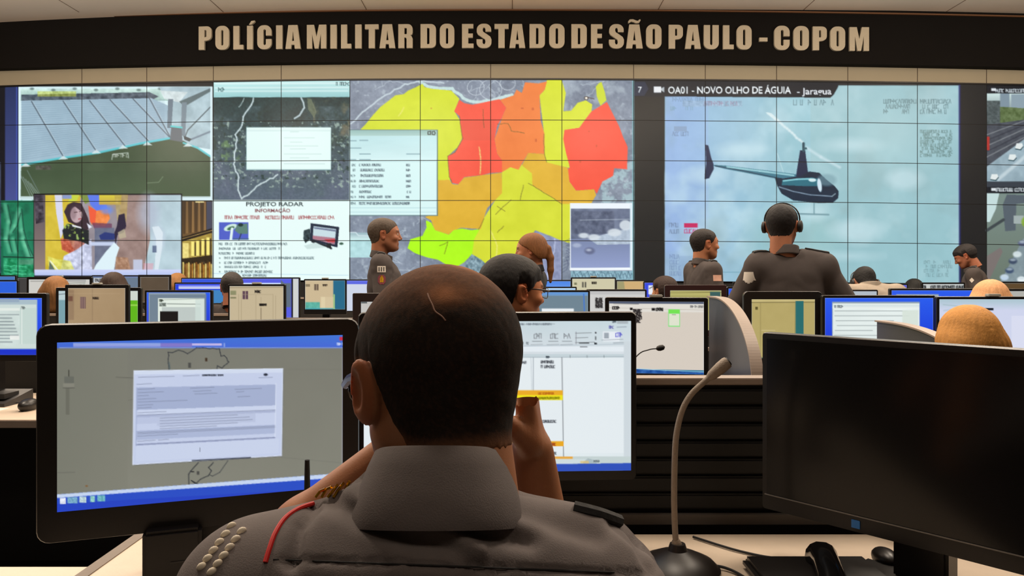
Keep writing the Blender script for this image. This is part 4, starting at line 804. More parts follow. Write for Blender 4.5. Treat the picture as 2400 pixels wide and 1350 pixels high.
monitor(339, 498, 680, 4.95, 1.6, 'black monitor with blue desktop and grey window above the big left monitor', (lambda c: (d_blue(349, 687, 482, 790, 9)(c), c.rect(350, 690, 484, 790, (112, 130, 146)), c.rect(371, 699, 479, 790, (226, 236, 226)), c.line([(374, 703), (478, 700)], 1.2, (150, 160, 150)), c.squig(374, 707, 382, 5, (30, 40, 30), 3, 1.3, gap=0), c.rect(374, 710, 390, 718, (60, 70, 66), .6, noise=60, ncell=3), c.line([(392, 712), (470, 713)], 1.3, (90, 100, 96)), c.rect(380, 720, 470, 760, (190, 200, 196)), c.rect(375, 730, 418, 760, (14, 12, 12)), c.rect(458, 702, 478, 790, (206, 222, 216), .8))), bez=0.014)
def f(c):
    c.rect(c.x0, c.y0, c.x1, c.y1, (196, 180, 148)); c.line([(c.x0, 674), (c.x1, 673)], 2.5, (150, 136, 110), .7); c.rect(569, 682, 582, 701, (90, 64, 80)); c.line([(575.5, 682), (575.5, 701)], 1.5, (196, 180, 150)); c.squig(598, 686, 611, 5, (20, 16, 16), 8, 1.8, gap=0); c.rect(540, 681, 554, 691, (140, 140, 104)); c.rect(540, 696, 554, 700, (130, 126, 94))
    for x in (560, 566, 600, 612, 640, 646): c.line([(x, 690 + (x % 5) * 3), (x, 752)], 1.0, (160, 144, 114), .8)
    c.squig(609, 716, 623, 3.5, (20, 18, 16), 9, 2, gap=.1); c.line([(612, 722), (612, 790)], 1.2, (110, 96, 76)); c.line([(566, 690), (640, 690)], 1, (170, 154, 124), .8)
monitor(534, 669, 666, 4.8, 1.2, 'slim-framed monitor with a cream screen, right of the blue one above the big left monitor', f, bez=0.012, bbot=0.03, cam_=True)
def f(c):
    c.rect(c.x0, c.y0, c.x1, c.y1, (204, 184, 148)); c.rect(781, c.y0, c.x1, c.y1, (34, 104, 136)); c.rect(716, 666, 727, 672, (140, 126, 98)); c.rect(737, 666, 747, 680, (100, 84, 70)); c.line([(742, 666), (742, 680)], 1.4, (200, 180, 150)); c.squig(757, 670, 767, 3.5, (60, 50, 40), 9, 1.3, gap=0)
    c.rect(716, 708, 750, 728, (92, 176, 160), 1, noise=20, ncell=6); c.rect(752, 696, 763, 724, (222, 206, 168)); c.rect(763, 696, 784, 724, (212, 194, 158)); c.grad(c.x0, 722, 786, c.y1, (96, 180, 180), (30, 120, 150)); c.rect(781, 690, 785, 724, (150, 190, 130))
monitor(712, 812, 654, 6.6, 1.2, 'small monitor with cream and teal screen left of the grey-haired officer', f, bez=0.012, bbot=0.045, cam_=True)
def f(c):
    c.rect(c.x0, c.y0, c.x1, c.y1, (196, 194, 190)); c.rect(c.x0, c.y0, c.x0 + 14, c.y0 + 4, (50, 60, 64), .8); c.noise(c.x0, c.y0, c.x1, c.y1, 6, 20, 2)
monitor(826, 1010, 687, 4.45, 1.5, 'dark brown-framed monitor with a pale page beside the foreground head, left', f, bez=0.05, bbot=0.06, hmat=mat('dark_brown_plastic', (38, 26, 24), 0.4))
def f(c):
    c.rect(c.x0, c.y0, c.x1, c.y1, (110, 132, 146)); c.grad(c.x0, c.y0, c.x1, 693, (90, 150, 226), (110, 150, 190)); c.rect(1270, 723, 1345, 740, (230, 236, 240)); c.line([(1368, 690), (1372, 790)], 3, (70, 120, 200))
monitor(1190, 1383, 680, 4.5, 1.7, 'black monitor with grey-blue screen right of the seated man with glasses', f, bez=0.012)
def f(c):
    c.rect(c.x0, c.y0, c.x1, c.y1, (206, 206, 204)); c.rect(c.x0, c.y0, c.x1, 690, (190, 190, 190))
    for k in range(4): c.squig(1396, 703 + k * 6, 1402, 4.5, (24, 22, 24), 20 + k, 1.7, gap=0); c.squig(1404, 703 + k * 6, 1412, 4.5, (24, 22, 24), 30 + k, 1.7, gap=0)
monitor(1374, 1516, 678, 4.9, 1.22, 'monitor with a white page and black symbols, left of the green-box monitor', f, bez=0.012)
def f(c):
    c.rect(c.x0, c.y0, c.x1, c.y1, (172, 166, 100)); c.line([(c.x0, 687), (c.x1, 685)], 1.3, (96, 94, 50)); c.grad(c.x0, 687, 1664, 700, (190, 184, 112), (150, 146, 84)); c.rect(1664, 684, c.x1 - 2, 780, (54, 92, 90))
monitor(1558, 1703, 668, 4.85, 1.2, 'dark red-framed monitor with an olive screen in front of the short-haired officer', f, bez=0.034, bbot=0.04, hmat=mat('dark_red_plastic', (44, 20, 20), 0.4))
monitor(1703, 1896, 672, 4.9, 1.75, 'monitor with blue desktop left of the thick-framed beige-screened monitor', (lambda c: (d_blue(1722, 685, 1880, 755, 12)(c), c.squig(1726, 693, 1734, 4, (50, 60, 60), 2, 1.2, gap=0))), bez=0.012)
monitor(2085, 2292, 676, 4.8, 1.75, 'monitor showing a strip of blue above the form-window monitor, right side', d_blue(2100, 690, 2200, 760, 13), bez=0.012)
def f(c): c.rect(c.x0, c.y0, c.x1, c.y1, (176, 176, 170))
monitor(2296, 2490, 677, 4.8, 1.6, 'monitor with a grey screen behind the blonde bun, right edge', f, bez=0.014)
monitor(1974, 2058, 679, 4.95, 1.25, 'small monitor with a pale strip in front of the khaki-shirted person', lambda c: c.rect(c.x0, c.y0, c.x1, c.y1, (176, 186, 196)), bez=0.01)
# fourth row
def f(c): c.rect(c.x0, c.y0, c.x1, c.y1, (40, 96, 220)); c.rect(c.x0, 662, c.x0 + 78, 700, (170, 206, 214)); c.rect(c.x0, 668, c.x0 + 78, 671, (90, 130, 160))
monitor(-84, 43, 656, 6.75, 1.7, 'back-row monitor with bright blue screen at the left edge', f, bez=0.014)
monitor(-60, 38, 645, 7.3, 1.7, 'farthest monitor at the left edge with a pale blue strip', lambda c: c.grad(c.x0, c.y0, c.x1, c.y1, (60, 110, 180), (140, 190, 200)), bez=0.012, desk=0.75)
def f(c):
    c.rect(c.x0, c.y0, c.x1, c.y1, (206, 204, 198)); c.line([(72, 659), (120, 659)], 1.2, (120, 120, 116)); c.rect(158, 655, 202, 660, (170, 170, 168)); c.line([(160, 664), (200, 662)], 1.3, (130, 140, 130)); c.poly([(160, 668), (200, 664), (200, 668), (170, 676)], (170, 176, 170))
monitor(62, 216, 649, 6.7, 1.7, 'back-row monitor with a white screen behind the tan-haired head', f, bez=0.022, cam_=True)
def f(c): c.rect(c.x0, c.y0, c.x1, c.y1, (104, 122, 142)); c.rect(c.x0, c.y0, c.x1, 650, (110, 130, 210)); c.rect(220, 652, 294, 668, (230, 234, 236)); c.squig(223, 660, 236, 6, (40, 40, 46), 5, 1.6, gap=0)
monitor(214, 329, 645, 7.0, 1.6, 'back-row monitor with slate screen behind the dark-haired head', f, bez=0.012)
monitor(329, 396, 644, 7.0, 1.0, 'narrow back-row monitor with dim brown screen', lambda c: c.rect(c.x0, c.y0, c.x1, c.y1, (88, 74, 58), 1, noise=5), bez=0.02, yaw=20)
monitor(408, 532, 662, 6.7, 1.7, 'back-row monitor with a blue and white strip left of the bald head', (lambda c: (c.rect(c.x0, c.y0, c.x1, c.y1, (30, 60, 220)), c.rect(c.x0 + 8, 669, c.x1, 673, (150, 160, 250)), c.rect(c.x0 + 8, 673, c.x1, 677, (220, 226, 236)), c.rect(c.x0 + 60, 680, c.x1, 720, (60, 130, 190)))), bez=0.012)
monitor(424, 560, 651, 7.1, 1.7, 'thin blue strip of a farther monitor under the brown library picture', lambda c: c.rect(c.x0, c.y0, c.x1, c.y1, (50, 84, 220)), bez=0.01)
def f(c): c.rect(c.x0, c.y0, c.x1, c.y1, (84, 92, 226)); c.rect(c.x0, 663, 658, 668, (200, 216, 250)); c.poly([(658, 655), (666, 664), (682, 664), (682, 720), (658, 720)], (92, 108, 126)); c.rect(683, c.y0, 687, c.y1, (12, 12, 14)); c.rect(687, c.y0, c.x1, c.y1, (206, 208, 208))
monitor(536, 703, 650, 6.9, 1.7, 'back-row monitor with violet-blue screen right of the bald head', f, bez=0.012)
monitor(795, 872, 655, 6.9, 1.0, 'back-row monitor with a violet and white screen at the grey-haired officer', (lambda c: (c.rect(c.x0, c.y0, c.x1, c.y1, (206, 214, 232)), c.rect(c.x0, c.y0, c.x1, 666, (90, 104, 226)))), bez=0.01)
monitor(1236, 1340, 656, 7.2, 1.7, 'back-row monitor with blue strip below the woman with a ponytail', lambda c: (c.grad(c.x0, c.y0, c.x1, c.y1, (70, 130, 230), (150, 190, 230))), bez=0.012)
monitor(1226, 1352, 672, 6.7, 1.7, 'back-row monitor with a pale top edge beside the glasses of the seated man', lambda c: (c.rect(c.x0, c.y0, c.x1, c.y1, (170, 206, 240))), bez=0.012)
def f(c):
    c.rect(c.x0, c.y0, c.x1, c.y1, (206, 200, 168)); c.rect(1346, 662, 1352, 668, (120, 120, 90)); c.rect(1364, 661, 1368, 674, (90, 88, 78)); c.rect(1370, 661, 1374, 674, (90, 88, 78)); c.squig(1387, 665, 1397, 4, (40, 36, 30), 9, 1.3, gap=0)
monitor(1338, 1444, 650, 6.8, 1.22, 'back-row monitor with a cream screen below the street camera picture', f, bez=0.012, cam_=True)
monitor(1443, 1512, 656, 7.1, 1.0, 'back-row monitor with an orange-brown screen left of the black column', (lambda c: (c.rect(c.x0, c.y0, c.x1, c.y1, (160, 154, 110)), c.poly([(1462, c.y0), (c.x1, c.y0), (c.x1, c.y1), (1470, c.y1)], (206, 172, 118)))), bez=0.012)
monitor(1508, 1580, 660, 7.0, 1.1, 'back-row monitor with blue screen and a white picture at the black column', (lambda c: (c.rect(c.x0, c.y0, c.x1, c.y1, (50, 70, 220)), c.rect(1520, 669, 1545, 690, (232, 236, 244)), c.line([(1522, 676), (1530, 672), (1540, 680)], 1.6, (30, 30, 40)))), bez=0.01)
monitor(1718, 1806, 661, 7.0, 1.3, 'back-row monitor with a dim screen behind the arm of the man with headset', lambda c: c.rect(c.x0, c.y0, c.x1, c.y1, (86, 84, 76)), bez=0.014)
monitor(2042, 2128, 665, 6.9, 1.5, 'back-row monitor with violet strip right of the khaki-shirted person', lambda c: c.rect(c.x0, c.y0, c.x1, c.y1, (84, 84, 220)), bez=0.012)
monitor(2160, 2262, 662, 6.9, 1.6, 'back-row monitor with a white strip in front of the far right officer', (lambda c: (c.rect(c.x0, c.y0, c.x1, c.y1, (196, 200, 198)), c.squig(c.x0, 676, c.x1, 6, (40, 44, 48), 3, 2, gap=.3))), bez=0.014)
monitor(2330, 2440, 660, 6.9, 1.6, 'back-row monitor with brown screen at the right edge', lambda c: c.rect(c.x0, c.y0, c.x1, c.y1, (92, 70, 42)), bez=0.014)
monitor(40, 78, 650, 7.2, 0.8, 'narrow grey-screened monitor beside the green picture', lambda c: c.rect(c.x0, c.y0, c.x1, c.y1, (62, 60, 60)), bez=0.008)

# ---------------------------------------------------------------- dividers and second-row items
def divider(px, Yf, Yn, topf, label, zlow):
    X = (px - 1200) * Yf / F; zt = HC - (topf - HOR) * Yf / F
    t = thing('desk_divider', label, 'divider', (X, (Yf + Yn) / 2, 0), 0, 'curved dividers between the second-row places')
    n = 44; L = Yf - Yn; prof = [(L / 2, 0), (L / 2, zt)]
    for i in range(n + 1):
        a = math.radians(90 * i / n); prof.append((L / 2 - 0.12 - (L - 0.12) * math.sin(a), DZ + (zt - DZ) * (math.cos(a) * (1 - zlow) + zlow)))
    prof.append((-L / 2, 0))
    MB().prism(prof, 0, -0.012, 0.012).build('panel', mat('divider_dark_laminate', (62, 62, 68), 0.35, noise=0.1), t)
    e = MB(); pp = [(0, y, z) for y, z in prof[1:-1]]
    for a, b in zip(pp, pp[1:]):
        va, vb = Vector(a), Vector(b); d = (vb - va); 
        if d.length < 1e-4: continue
        nrm = Vector((0, -d.z, d.y)).normalized()
        if nrm.z < 0: nrm = -nrm
        q = [e.bm.verts.new(v) for v in (va + Vector((-0.022, 0, 0)), va + Vector((0.022, 0, 0)), vb + Vector((0.022, 0, 0)), vb + Vector((-0.022, 0, 0)))]
        q2 = [e.bm.verts.new(v.co + nrm * 0.006) for v in q]
        e.bm.faces.new(q2); e.bm.faces.new(q[::-1])
        for i in range(4): e.bm.faces.new((q[i], q[(i + 1) % 4], q2[(i + 1) % 4], q2[i]))
    e.build('edge_band', M_EDGE, t)
divider(1668, 3.42, 2.78, 697, 'curved dark divider with beige edge right of the green-box monitor', 0.35)
divider(2062, 3.2, 2.6, 754, 'curved grey divider in front of the blue form-window monitor', 0.72)
# bottle
bp = P(1770, 850, 3.15); t = thing('water_bottle', 'clear plastic water bottle beside the foot of the curved divider', 'bottle', (bp.x, 3.15, DZ))
M_PET = mat('clear_plastic', (200, 204, 200), 0.15, noise=0.1); M_PET.node_tree.nodes['Principled BSDF'].inputs['Transmission Weight'].default_value = 0.6
H0 = bp.z - DZ
MB().lathe([(0.0, 0), (0.029, 0.0), (0.031, 0.01), (0.029, H0 * .3), (0.031, H0 * .35), (0.029, H0 * .6), (0.026, H0 * .75), (0.014, H0 * .86), (0.012, H0 * .92)], n=24).build('body', M_PET, t, True)
MB().lathe([(0.016, H0 * .9), (0.016, H0), (0.0, H0)], n=20).build('cap', mat('white_cap', (210, 210, 205), 0.4), t, True)
# thin microphone of the second row
m0 = P(1440, 905, 2.9); m1 = P(1492, 835, 2.9); m2 = P(1520, 820, 2.9); m3 = P(1541, 817, 2.9); m4 = P(1558, 813, 2.9)
t = thing('desk_microphone', 'thin dark gooseneck microphone against the white page of the green-box monitor', 'microphone', (m0.x, 3.1, DZ))
r0 = Vector((m0.x, 3.1, DZ))
MB().lathe([(0.05, 0), (0.05, 0.02), (0.02, 0.03), (0, 0.03)], n=24).build('base', M_BLACK, t, True)
MB().tube(smooth_curve([Vector((0, 0, 0.02)), Vector((0.0, -0.05, 0.08)), m0 - r0, m1 - r0, m2 - r0, m3 - r0]), 0.0022, 8).build('gooseneck', M_BLACKM, t, True)
d = (m4 - m3); MB().tube([m3 - r0 - d * .2, m3 - r0, m3 - r0 + d * .35, m3 - r0 + d * .8, m4 - r0], [0.003, 0.009, 0.0115, 0.010, 0.003], 12).build('foam_tip', M_BLACKM, t, True)
# phone and mouse at the left edge of the second-row bench
bp = P(25, 925, 3.5); t = thing('desk_telephone', 'black desk telephone on the left bench under the blue-desktop monitor', 'telephone', (bp.x, 3.42, DZ))
MB().prism([(-0.1, 0), (0.1, 0), (0.1, 0.05), (-0.1, 0.015)], 0, -0.09, 0.09).build('body', M_DGREY, t)
MB().tube([(-0.07, -0.08, 0.05), (-0.07, -0.05, 0.065), (-0.07, 0.05, 0.085), (-0.07, 0.085, 0.08)], [0.02, 0.014, 0.014, 0.02], 10).build('handset', M_BLACK, t, True)
MB().box(0.0, 0.07, -0.07, 0.03, 0.03, 0.052, mtx=None).build('keypad', M_BLACKM, t)
bp = P(84, 934, 3.3); t = thing('computer_mouse', 'black computer mouse on the left bench beside the telephone', 'mouse', (bp.x, 3.25, DZ))
s_ = MB(); bmesh.ops.create_uvsphere(s_.bm, u_segments=16, v_segments=10, radius=1.0); bmesh.ops.scale(s_.bm, vec=(0.032, 0.055, 0.028), verts=s_.bm.verts); bmesh.ops.translate(s_.bm, vec=(0, 0, 0.022), verts=s_.bm.verts)
s_.build('shell', M_BLACK, t, True); MB().tube(smooth_curve([(0, 0.05, 0.01), (-0.05, 0.12, 0.006), (-0.15, 0.15, 0.006), (-0.3, 0.1, 0.006)]), 0.002, 6).build('cable', M_BLACKM, t, True)
t = thing('paper_sheet', 'white paper sheet lying on the left bench at the frame edge', 'paper', (P(8, 930, 3.4).x, 3.22, DZ))
MB().box(-0.1, 0.1, -0.07, 0.07, 0, 0.002).build('sheet', mat('paper_white', (220, 214, 204), 0.8), t)

# ---------------------------------------------------------------- implicit-surface modelling for bodies, heads, hair and clothes
class Sdf:
    def __init__(s, lo, hi, h):
        s.lo = np.array(lo, float); s.h = h
        s.n = [int(math.ceil((b - a) / h)) + 1 for a, b in zip(lo, hi)]
        s.ax = [s.lo[i] + np.arange(s.n[i]) * h for i in range(3)]
        s.Fv = np.full(s.n, 0.08)
    def blk(s, lo, hi, pad):
        o = []
        for i in range(3):
            a = int(max(0, math.floor((lo[i] - pad - s.lo[i]) / s.h))); b = int(min(s.n[i], math.ceil((hi[i] + pad - s.lo[i]) / s.h) + 1)); o.append(slice(a, b))
        if any(q.stop <= q.start for q in o): return None, None
        g = np.ix_(*[s.ax[i][o[i]] for i in range(3)]); return tuple(o), g
    def put(s, sl, d, k, sub=False):
        A = s.Fv[sl]
        if sub:
            d = -d
            if k > 0:
                hh = np.clip(0.5 + 0.5 * (d - A) / k, 0, 1); s.Fv[sl] = A * (1 - hh) + d * hh + k * hh * (1 - hh)
            else: s.Fv[sl] = np.maximum(A, d)
        else:
            if k > 0:
                hh = np.clip(0.5 + 0.5 * (A - d) / k, 0, 1); s.Fv[sl] = A * (1 - hh) + d * hh - k * hh * (1 - hh)
            else: s.Fv[sl] = np.minimum(A, d)
    def cap(s, a, ra, b, rb, k=0.02, sub=False, fl=(1, 1, 1)):
        """tapered capsule; fl squeezes it along an axis (0.6 = flatter)"""
        a = np.array(a, float); b = np.array(b, float); R = max(ra, rb)
        lo = np.minimum(a, b) - R * np.array(fl); hi = np.maximum(a, b) + R * np.array(fl)
        sl, g = s.blk(lo, hi, 0.05)
        if sl is None: return s
        f = [1 / q for q in fl]; d = (b - a) * f; L = float((d * d).sum()) + 1e-12
        px, py, pz = (g[0] - a[0]) * f[0], (g[1] - a[1]) * f[1], (g[2] - a[2]) * f[2]
        t = np.clip((px * d[0] + py * d[1] + pz * d[2]) / L, 0, 1)
        D = np.sqrt((px - t * d[0]) ** 2 + (py - t * d[1]) ** 2 + (pz - t * d[2]) ** 2) - (ra + t * (rb - ra))
        s.put(sl, D * min(fl), k, sub); return s
    def ell(s, c, r, k=0.02, sub=False, rot=None):
        c = np.array(c, float); R = max(r); sl, g = s.blk(c - R, c + R, 0.04)
        if sl is None: return s
        p = [g[0] - c[0] + 0 * g[1] * g[2], g[1] - c[1] + 0 * g[0] * g[2], g[2] - c[2] + 0 * g[0] * g[1]]
        if rot is not None:
            M = np.array(Euler(rot).to_matrix()).T; p = [M[i][0] * p[0] + M[i][1] * p[1] + M[i][2] * p[2] for i in range(3)]
        k0 = np.sqrt(sum((p[i] / r[i]) ** 2 for i in range(3))); k1 = np.sqrt(sum((p[i] / r[i] ** 2) ** 2 for i in range(3))) + 1e-9
        s.put(sl, k0 * (k0 - 1) / k1, k, sub); return s
    def chain(s, pts, rs, k=0.02, sub=False, fl=(1, 1, 1)):
        for i in range(len(pts) - 1): s.cap(pts[i], rs[i], pts[i + 1], rs[i + 1], k, sub, fl)
        return s
    def grids(s): return np.meshgrid(*s.ax, indexing='ij')
    def mesh(s):
        """surface nets"""
        Fv = s.Fv; ins = Fv < 0; nx, ny, nz = s.n
        acc = np.zeros((nx - 1, ny - 1, nz - 1, 3)); cnt = np.zeros((nx - 1, ny - 1, nz - 1))
        def e(axis):
            sa = [slice(None)] * 3; sb = [slice(None)] * 3; sa[axis] = slice(0, -1); sb[axis] = slice(1, None)
            A = Fv[tuple(sa)]; B = Fv[tuple(sb)]; cr = ins[tuple(sa)] != ins[tuple(sb)]
            i = np.argwhere(cr); va = A[cr]; vb = B[cr]; t = va / (va - vb); p = i.astype(float); p[:, axis] += t; return i, p, ins[tuple(sa)][cr]
        E = [e(0), e(1), e(2)]
        for axis in range(3):
            i, p, _ = E[axis]; o1, o2 = [(1, 2), (0, 2), (0, 1)][axis]
            for d1 in (0, -1):
                for d2 in (0, -1):
                    c = i.copy(); c[:, o1] += d1; c[:, o2] += d2
                    ok = np.all(c >= 0, 1) & (c[:, 0] < nx - 1) & (c[:, 1] < ny - 1) & (c[:, 2] < nz - 1)
                    cc = c[ok]; np.add.at(acc, (cc[:, 0], cc[:, 1], cc[:, 2]), p[ok]); np.add.at(cnt, (cc[:, 0], cc[:, 1], cc[:, 2]), 1)
        use = cnt > 0; vid = -np.ones(use.shape, int); vid[use] = np.arange(use.sum()); V = acc[use] / cnt[use][:, None] * s.h + s.lo
        Q = []
        for axis in range(3):
            i, p, a_in = E[axis]; o1, o2 = [(1, 2), (2, 0), (0, 1)][axis]
            ok = (i[:, o1] > 0) & (i[:, o2] > 0) & (i[:, o1] < s.n[o1] - 1) & (i[:, o2] < s.n[o2] - 1); i = i[ok]; a_in = a_in[ok]
            def vv(d1, d2):
                c = i.copy(); c[:, o1] += d1; c[:, o2] += d2; return vid[c[:, 0], c[:, 1], c[:, 2]]
            q = np.stack([vv(-1, -1), vv(0, -1), vv(0, 0), vv(-1, 0)], 1); q[~a_in] = q[~a_in][:, ::-1]; Q.append(q)
        Q = np.concatenate(Q); Q = Q[(Q >= 0).all(1)]
        return V, Q

def smooth_mesh(V, Q, it=2):
    V = V.copy(); E = np.concatenate([Q[:, [0, 1]], Q[:, [1, 2]], Q[:, [2, 3]], Q[:, [3, 0]]])
    for _ in range(it):
        acc = np.zeros_like(V); c = np.zeros(len(V))
        np.add.at(acc, E[:, 0], V[E[:, 1]]); np.add.at(acc, E[:, 1], V[E[:, 0]]); np.add.at(c, E[:, 0], 1); np.add.at(c, E[:, 1], 1)
        V = V * 0.5 + 0.5 * acc / np.maximum(c, 1)[:, None]
    return V

def head_sdf(h, female=False):
    s = Sdf((-0.105, -0.13, -0.16), (0.105, 0.14, 0.135), h)
    s.ell((0, -0.018, 0.032), (0.077, 0.098, 0.084), 0.0); s.ell((0, 0.02, 0.02), (0.068, 0.078, 0.075), 0.03)
    s.ell((0, 0.032, -0.035), (0.058, 0.062, 0.072), 0.03); s.ell((0, 0.05, -0.082), (0.036, 0.038, 0.03), 0.03)
    s.cap((-0.052, 0.0, -0.05), 0.02, (-0.022, 0.06, -0.09), 0.018, 0.03); s.cap((0.052, 0.0, -0.05), 0.02, (0.022, 0.06, -0.09), 0.018, 0.03)
    s.cap((-0.032, 0.083, 0.024), 0.012, (0.032, 0.083, 0.024), 0.012, 0.015)
    for x in (-1, 1):
        s.ell((x * 0.031, 0.103, 0.006), (0.017, 0.016, 0.012), 0.012, True); s.ell((x * 0.04, 0.07, -0.022), (0.02, 0.02, 0.016), 0.02)
        s.ell((x * 0.031, 0.086, 0.006), (0.013, 0.010, 0.0085), 0.004)
    s.cap((0, 0.094, 0.012), 0.008, (0, 0.112, -0.024), 0.0105, 0.01)
    s.ell((-0.011, 0.100, -0.03), (0.009, 0.01, 0.008), 0.006); s.ell((0.011, 0.100, -0.03), (0.009, 0.01, 0.008), 0.006)
    s.cap((-0.018, 0.089, -0.054), 0.006, (0.018, 0.089, -0.054), 0.006, 0.008, fl=(1, 1, .9)); s.cap((-0.015, 0.089, -0.064), 0.007, (0.015, 0.089, -0.064), 0.007, 0.008)
    s.cap((-0.02, 0.1, -0.059), 0.0022, (0.02, 0.1, -0.059), 0.0022, 0.003, True); s.ell((0, 0.078, -0.093), (0.018, 0.018, 0.014), 0.012)
    for x in (-1, 1):
        s.ell((x * 0.083, -0.012, -0.006), (0.0075, 0.021, 0.034), 0.005, rot=(0.15, x * 0.2, x * -0.45)); s.ell((x * 0.0915, -0.006, -0.003), (0.006, 0.012, 0.021), 0.004, True, rot=(0.15, x * 0.2, x * -0.45))
    s.chain([(0, -0.035, -0.04), (0, -0.04, -0.16)], [0.056 if not female else 0.046, 0.058 if not female else 0.045], 0.03)
    return s
def skin_cols(V, base, beard=0.25):
    c = np.tile(lin(base), (len(V), 1)); z = V[:, 2]; y = V[:, 1]; x = np.abs(V[:, 0])
    lip = np.exp(-((z + 0.059) / 0.007) ** 2) * np.exp(-(x / 0.02) ** 4) * (y > 0.08); c = c * (1 - lip[:, None] * np.array([0.1, 0.45, 0.4]))
    bd = np.clip((-0.035 - z) / 0.03, 0, 1) * (y > 0.0) * beard * (1 - lip); c *= (1 - bd)[:, None]
    brow = np.exp(-((z - 0.029 + 0.12 * (x - 0.03) ** 2 * 50) / 0.0045) ** 2) * (x > 0.012) * (x < 0.05) * (y > 0.07); c *= (1 - 0.8 * brow)[:, None]
    ear = (x > 0.078) * (z < 0.04) * (z > -0.05); c *= (1 - ear[:, None] * np.array([0.0, 0.15, 0.18]))
    iris = np.exp(-(((x - 0.031) ** 2 + (z - 0.006) ** 2) / 0.006 ** 2) ** 2) * (y > 0.088); ew = np.exp(-((x - 0.031) ** 2 / 0.013 ** 2 + (z - 0.006) ** 2 / 0.0055 ** 2) ** 3) * (y > 0.086)
    c = c * (1 - ew[:, None]) + lin((210, 200, 190)) * ew[:, None]; c *= (1 - 0.92 * iris)[:, None]
    r = np.random.RandomState(1).rand(len(V), 1) * 0.06 + 0.97; return c * r
_HC = {}
def head_meshes(h=0.0042, female=False):
    k = (h, female)
    if k not in _HC:
        s = head_sdf(h, female); V, Q = s.mesh(); _HC[k] = (s, smooth_mesh(V, Q, 1), Q)
    return _HC[k]
def hair_short(h, thick=0.008, female=False, zoff=0.0, seed=3, front=0.058, jit=1.0):
    """cropped hair: a shell around the skull above the hairline"""
    s0 = Sdf((-0.115, -0.145, -0.16), (0.115, 0.15, 0.15), h)
    s0.ell((0, -0.018, 0.032), (0.077, 0.098, 0.084), 0.0); s0.ell((0, 0.02, 0.02), (0.068, 0.078, 0.075), 0.03); s0.chain([(0, -0.035, -0.04), (0, -0.04, -0.16)], [0.056, 0.058], 0.03)
    X, Y, Z = s0.grids(); yy = [-0.14, -0.07, -0.036, -0.03, 0.006, 0.012, 0.03, 0.05, 0.08, 0.14]; zz = [-0.062, -0.06, -0.045, 0.026, 0.03, 0.0, 0.012, 0.04, front, front + 0.01]
    line = np.interp(Y, yy, zz) + zoff + 0.002 * jit * np.sin(X * 500 + 2 * np.sin(Y * 300)); reg = line - Z
    n = (np.sin(X * 240 + 3 * np.sin(Y * 170)) * np.sin(Y * 210) * np.sin(Z * 230 + 1)) * 0.0012 * jit
    inner = s0.Fv + 0.006
    
    s0.Fv = np.maximum(np.maximum(s0.Fv - thick * np.clip(0.12 + (Z - line) / 0.05, 0.12, 1.0) + n, -inner), reg * 0.7)
    V, Q = s0.mesh(); return smooth_mesh(V, Q, 1), Q
def put_mesh(name, V, Q, m, parent, M=None, colors=None, smooth=True):
    if M is not None:
        A = np.array(M); V = V @ A[:3, :3].T + A[:3, 3]
    return mk(name, V, Q, m, parent, smooth, colors)

def hand(s, wrist, dirv, palmn, side, curl=0.6, k=0.006):
    """palm and five fingers into an Sdf: dirv points along the fingers, palmn out of the palm, side = +1/-1 thumb side"""
    d = Vector(dirv).normalized(); n = Vector(palmn).normalized(); r = d.cross(n).normalized() * side; w = Vector(wrist)
    for i in range(4):
        o = (i - 1.5) * -0.019; a = w + d * 0.015 + r * o * 0.6; b = w + d * 0.085 + r * o
        s.cap(a, 0.0125, b, 0.0115, 0.012)
        L = (0.040, 0.045, 0.042, 0.033)[i]; p = b; ang = 0.25 + curl * 0.5
        for j, (f, rr) in enumerate(((1.0, 0.0088), (0.62, 0.0082), (0.5, 0.0075))):
            dd = (d * math.cos(ang) + n * math.sin(ang)); q = p + dd * L * f; s.cap(p, rr + 0.0006, q, rr, k); p = q; ang += curl * (0.9 if j == 0 else 0.7)
    a = w + d * 0.02 + r * 0.026; b = w + d * 0.05 + r * 0.048 + n * 0.015; c = b + (d * 0.7 + r * 0.1 + n * 0.6 * (0.4 + curl)).normalized() * 0.032
    s.cap(a, 0.014, b, 0.0115, 0.012); s.cap(b, 0.011, c, 0.0095, 0.005)

from mathutils.bvhtree import BVHTree
def shirt_bvh(t):
    o = [c for c in t.children if c.name.startswith('shirt')][0]
    return BVHTree.FromPolygons([v.co for v in o.data.vertices], [tuple(p.vertices) for p in o.data.polygons])
def decal(t, bv, c, d, u, w, h, m, name='sleeve_patch', th=0.002, inside=None, n=12, out=0.001):
    """cloth badge laid on a shirt: rays from around c along d; u is the badge's width direction; local coordinates"""
    d = Vector(d).normalized(); u = Vector(u); u = (u - d * u.dot(d)).normalized(); v = u.cross(d).normalized(); c = Vector(c); idx = {}; V = []
    for i in range(n + 1):
        for j in range(n + 1):
            a, b = 2 * i / n - 1, 2 * j / n - 1
            if inside and not inside(a, b): continue
            h_ = bv.ray_cast(c + u * a * w / 2 + v * b * h / 2, d)
            if h_[0] is not None: idx[i, j] = len(V); V.append(h_[0] - d * (out + th))
    k = len(V)
    if k < 4: print('badge missed', t.name, name); return None
    V += [p + d * (th + out * 0.5) for p in V]; Fc = []; ed = {}
    for i in range(n):
        for j in range(n):
            q = [(i, j), (i + 1, j), (i + 1, j + 1), (i, j + 1)]
            if all(p in idx for p in q):
                f = [idx[p] for p in q]; Fc.append(f); Fc.append([x + k for x in f[::-1]])
                for a, b in zip(f, f[1:] + f[:1]): ed[a, b] = 1
    for a, b in ed:
        if (b, a) not in ed: Fc.append([b, a, a + k, b + k])
    return mk(name, V, Fc, m, t)
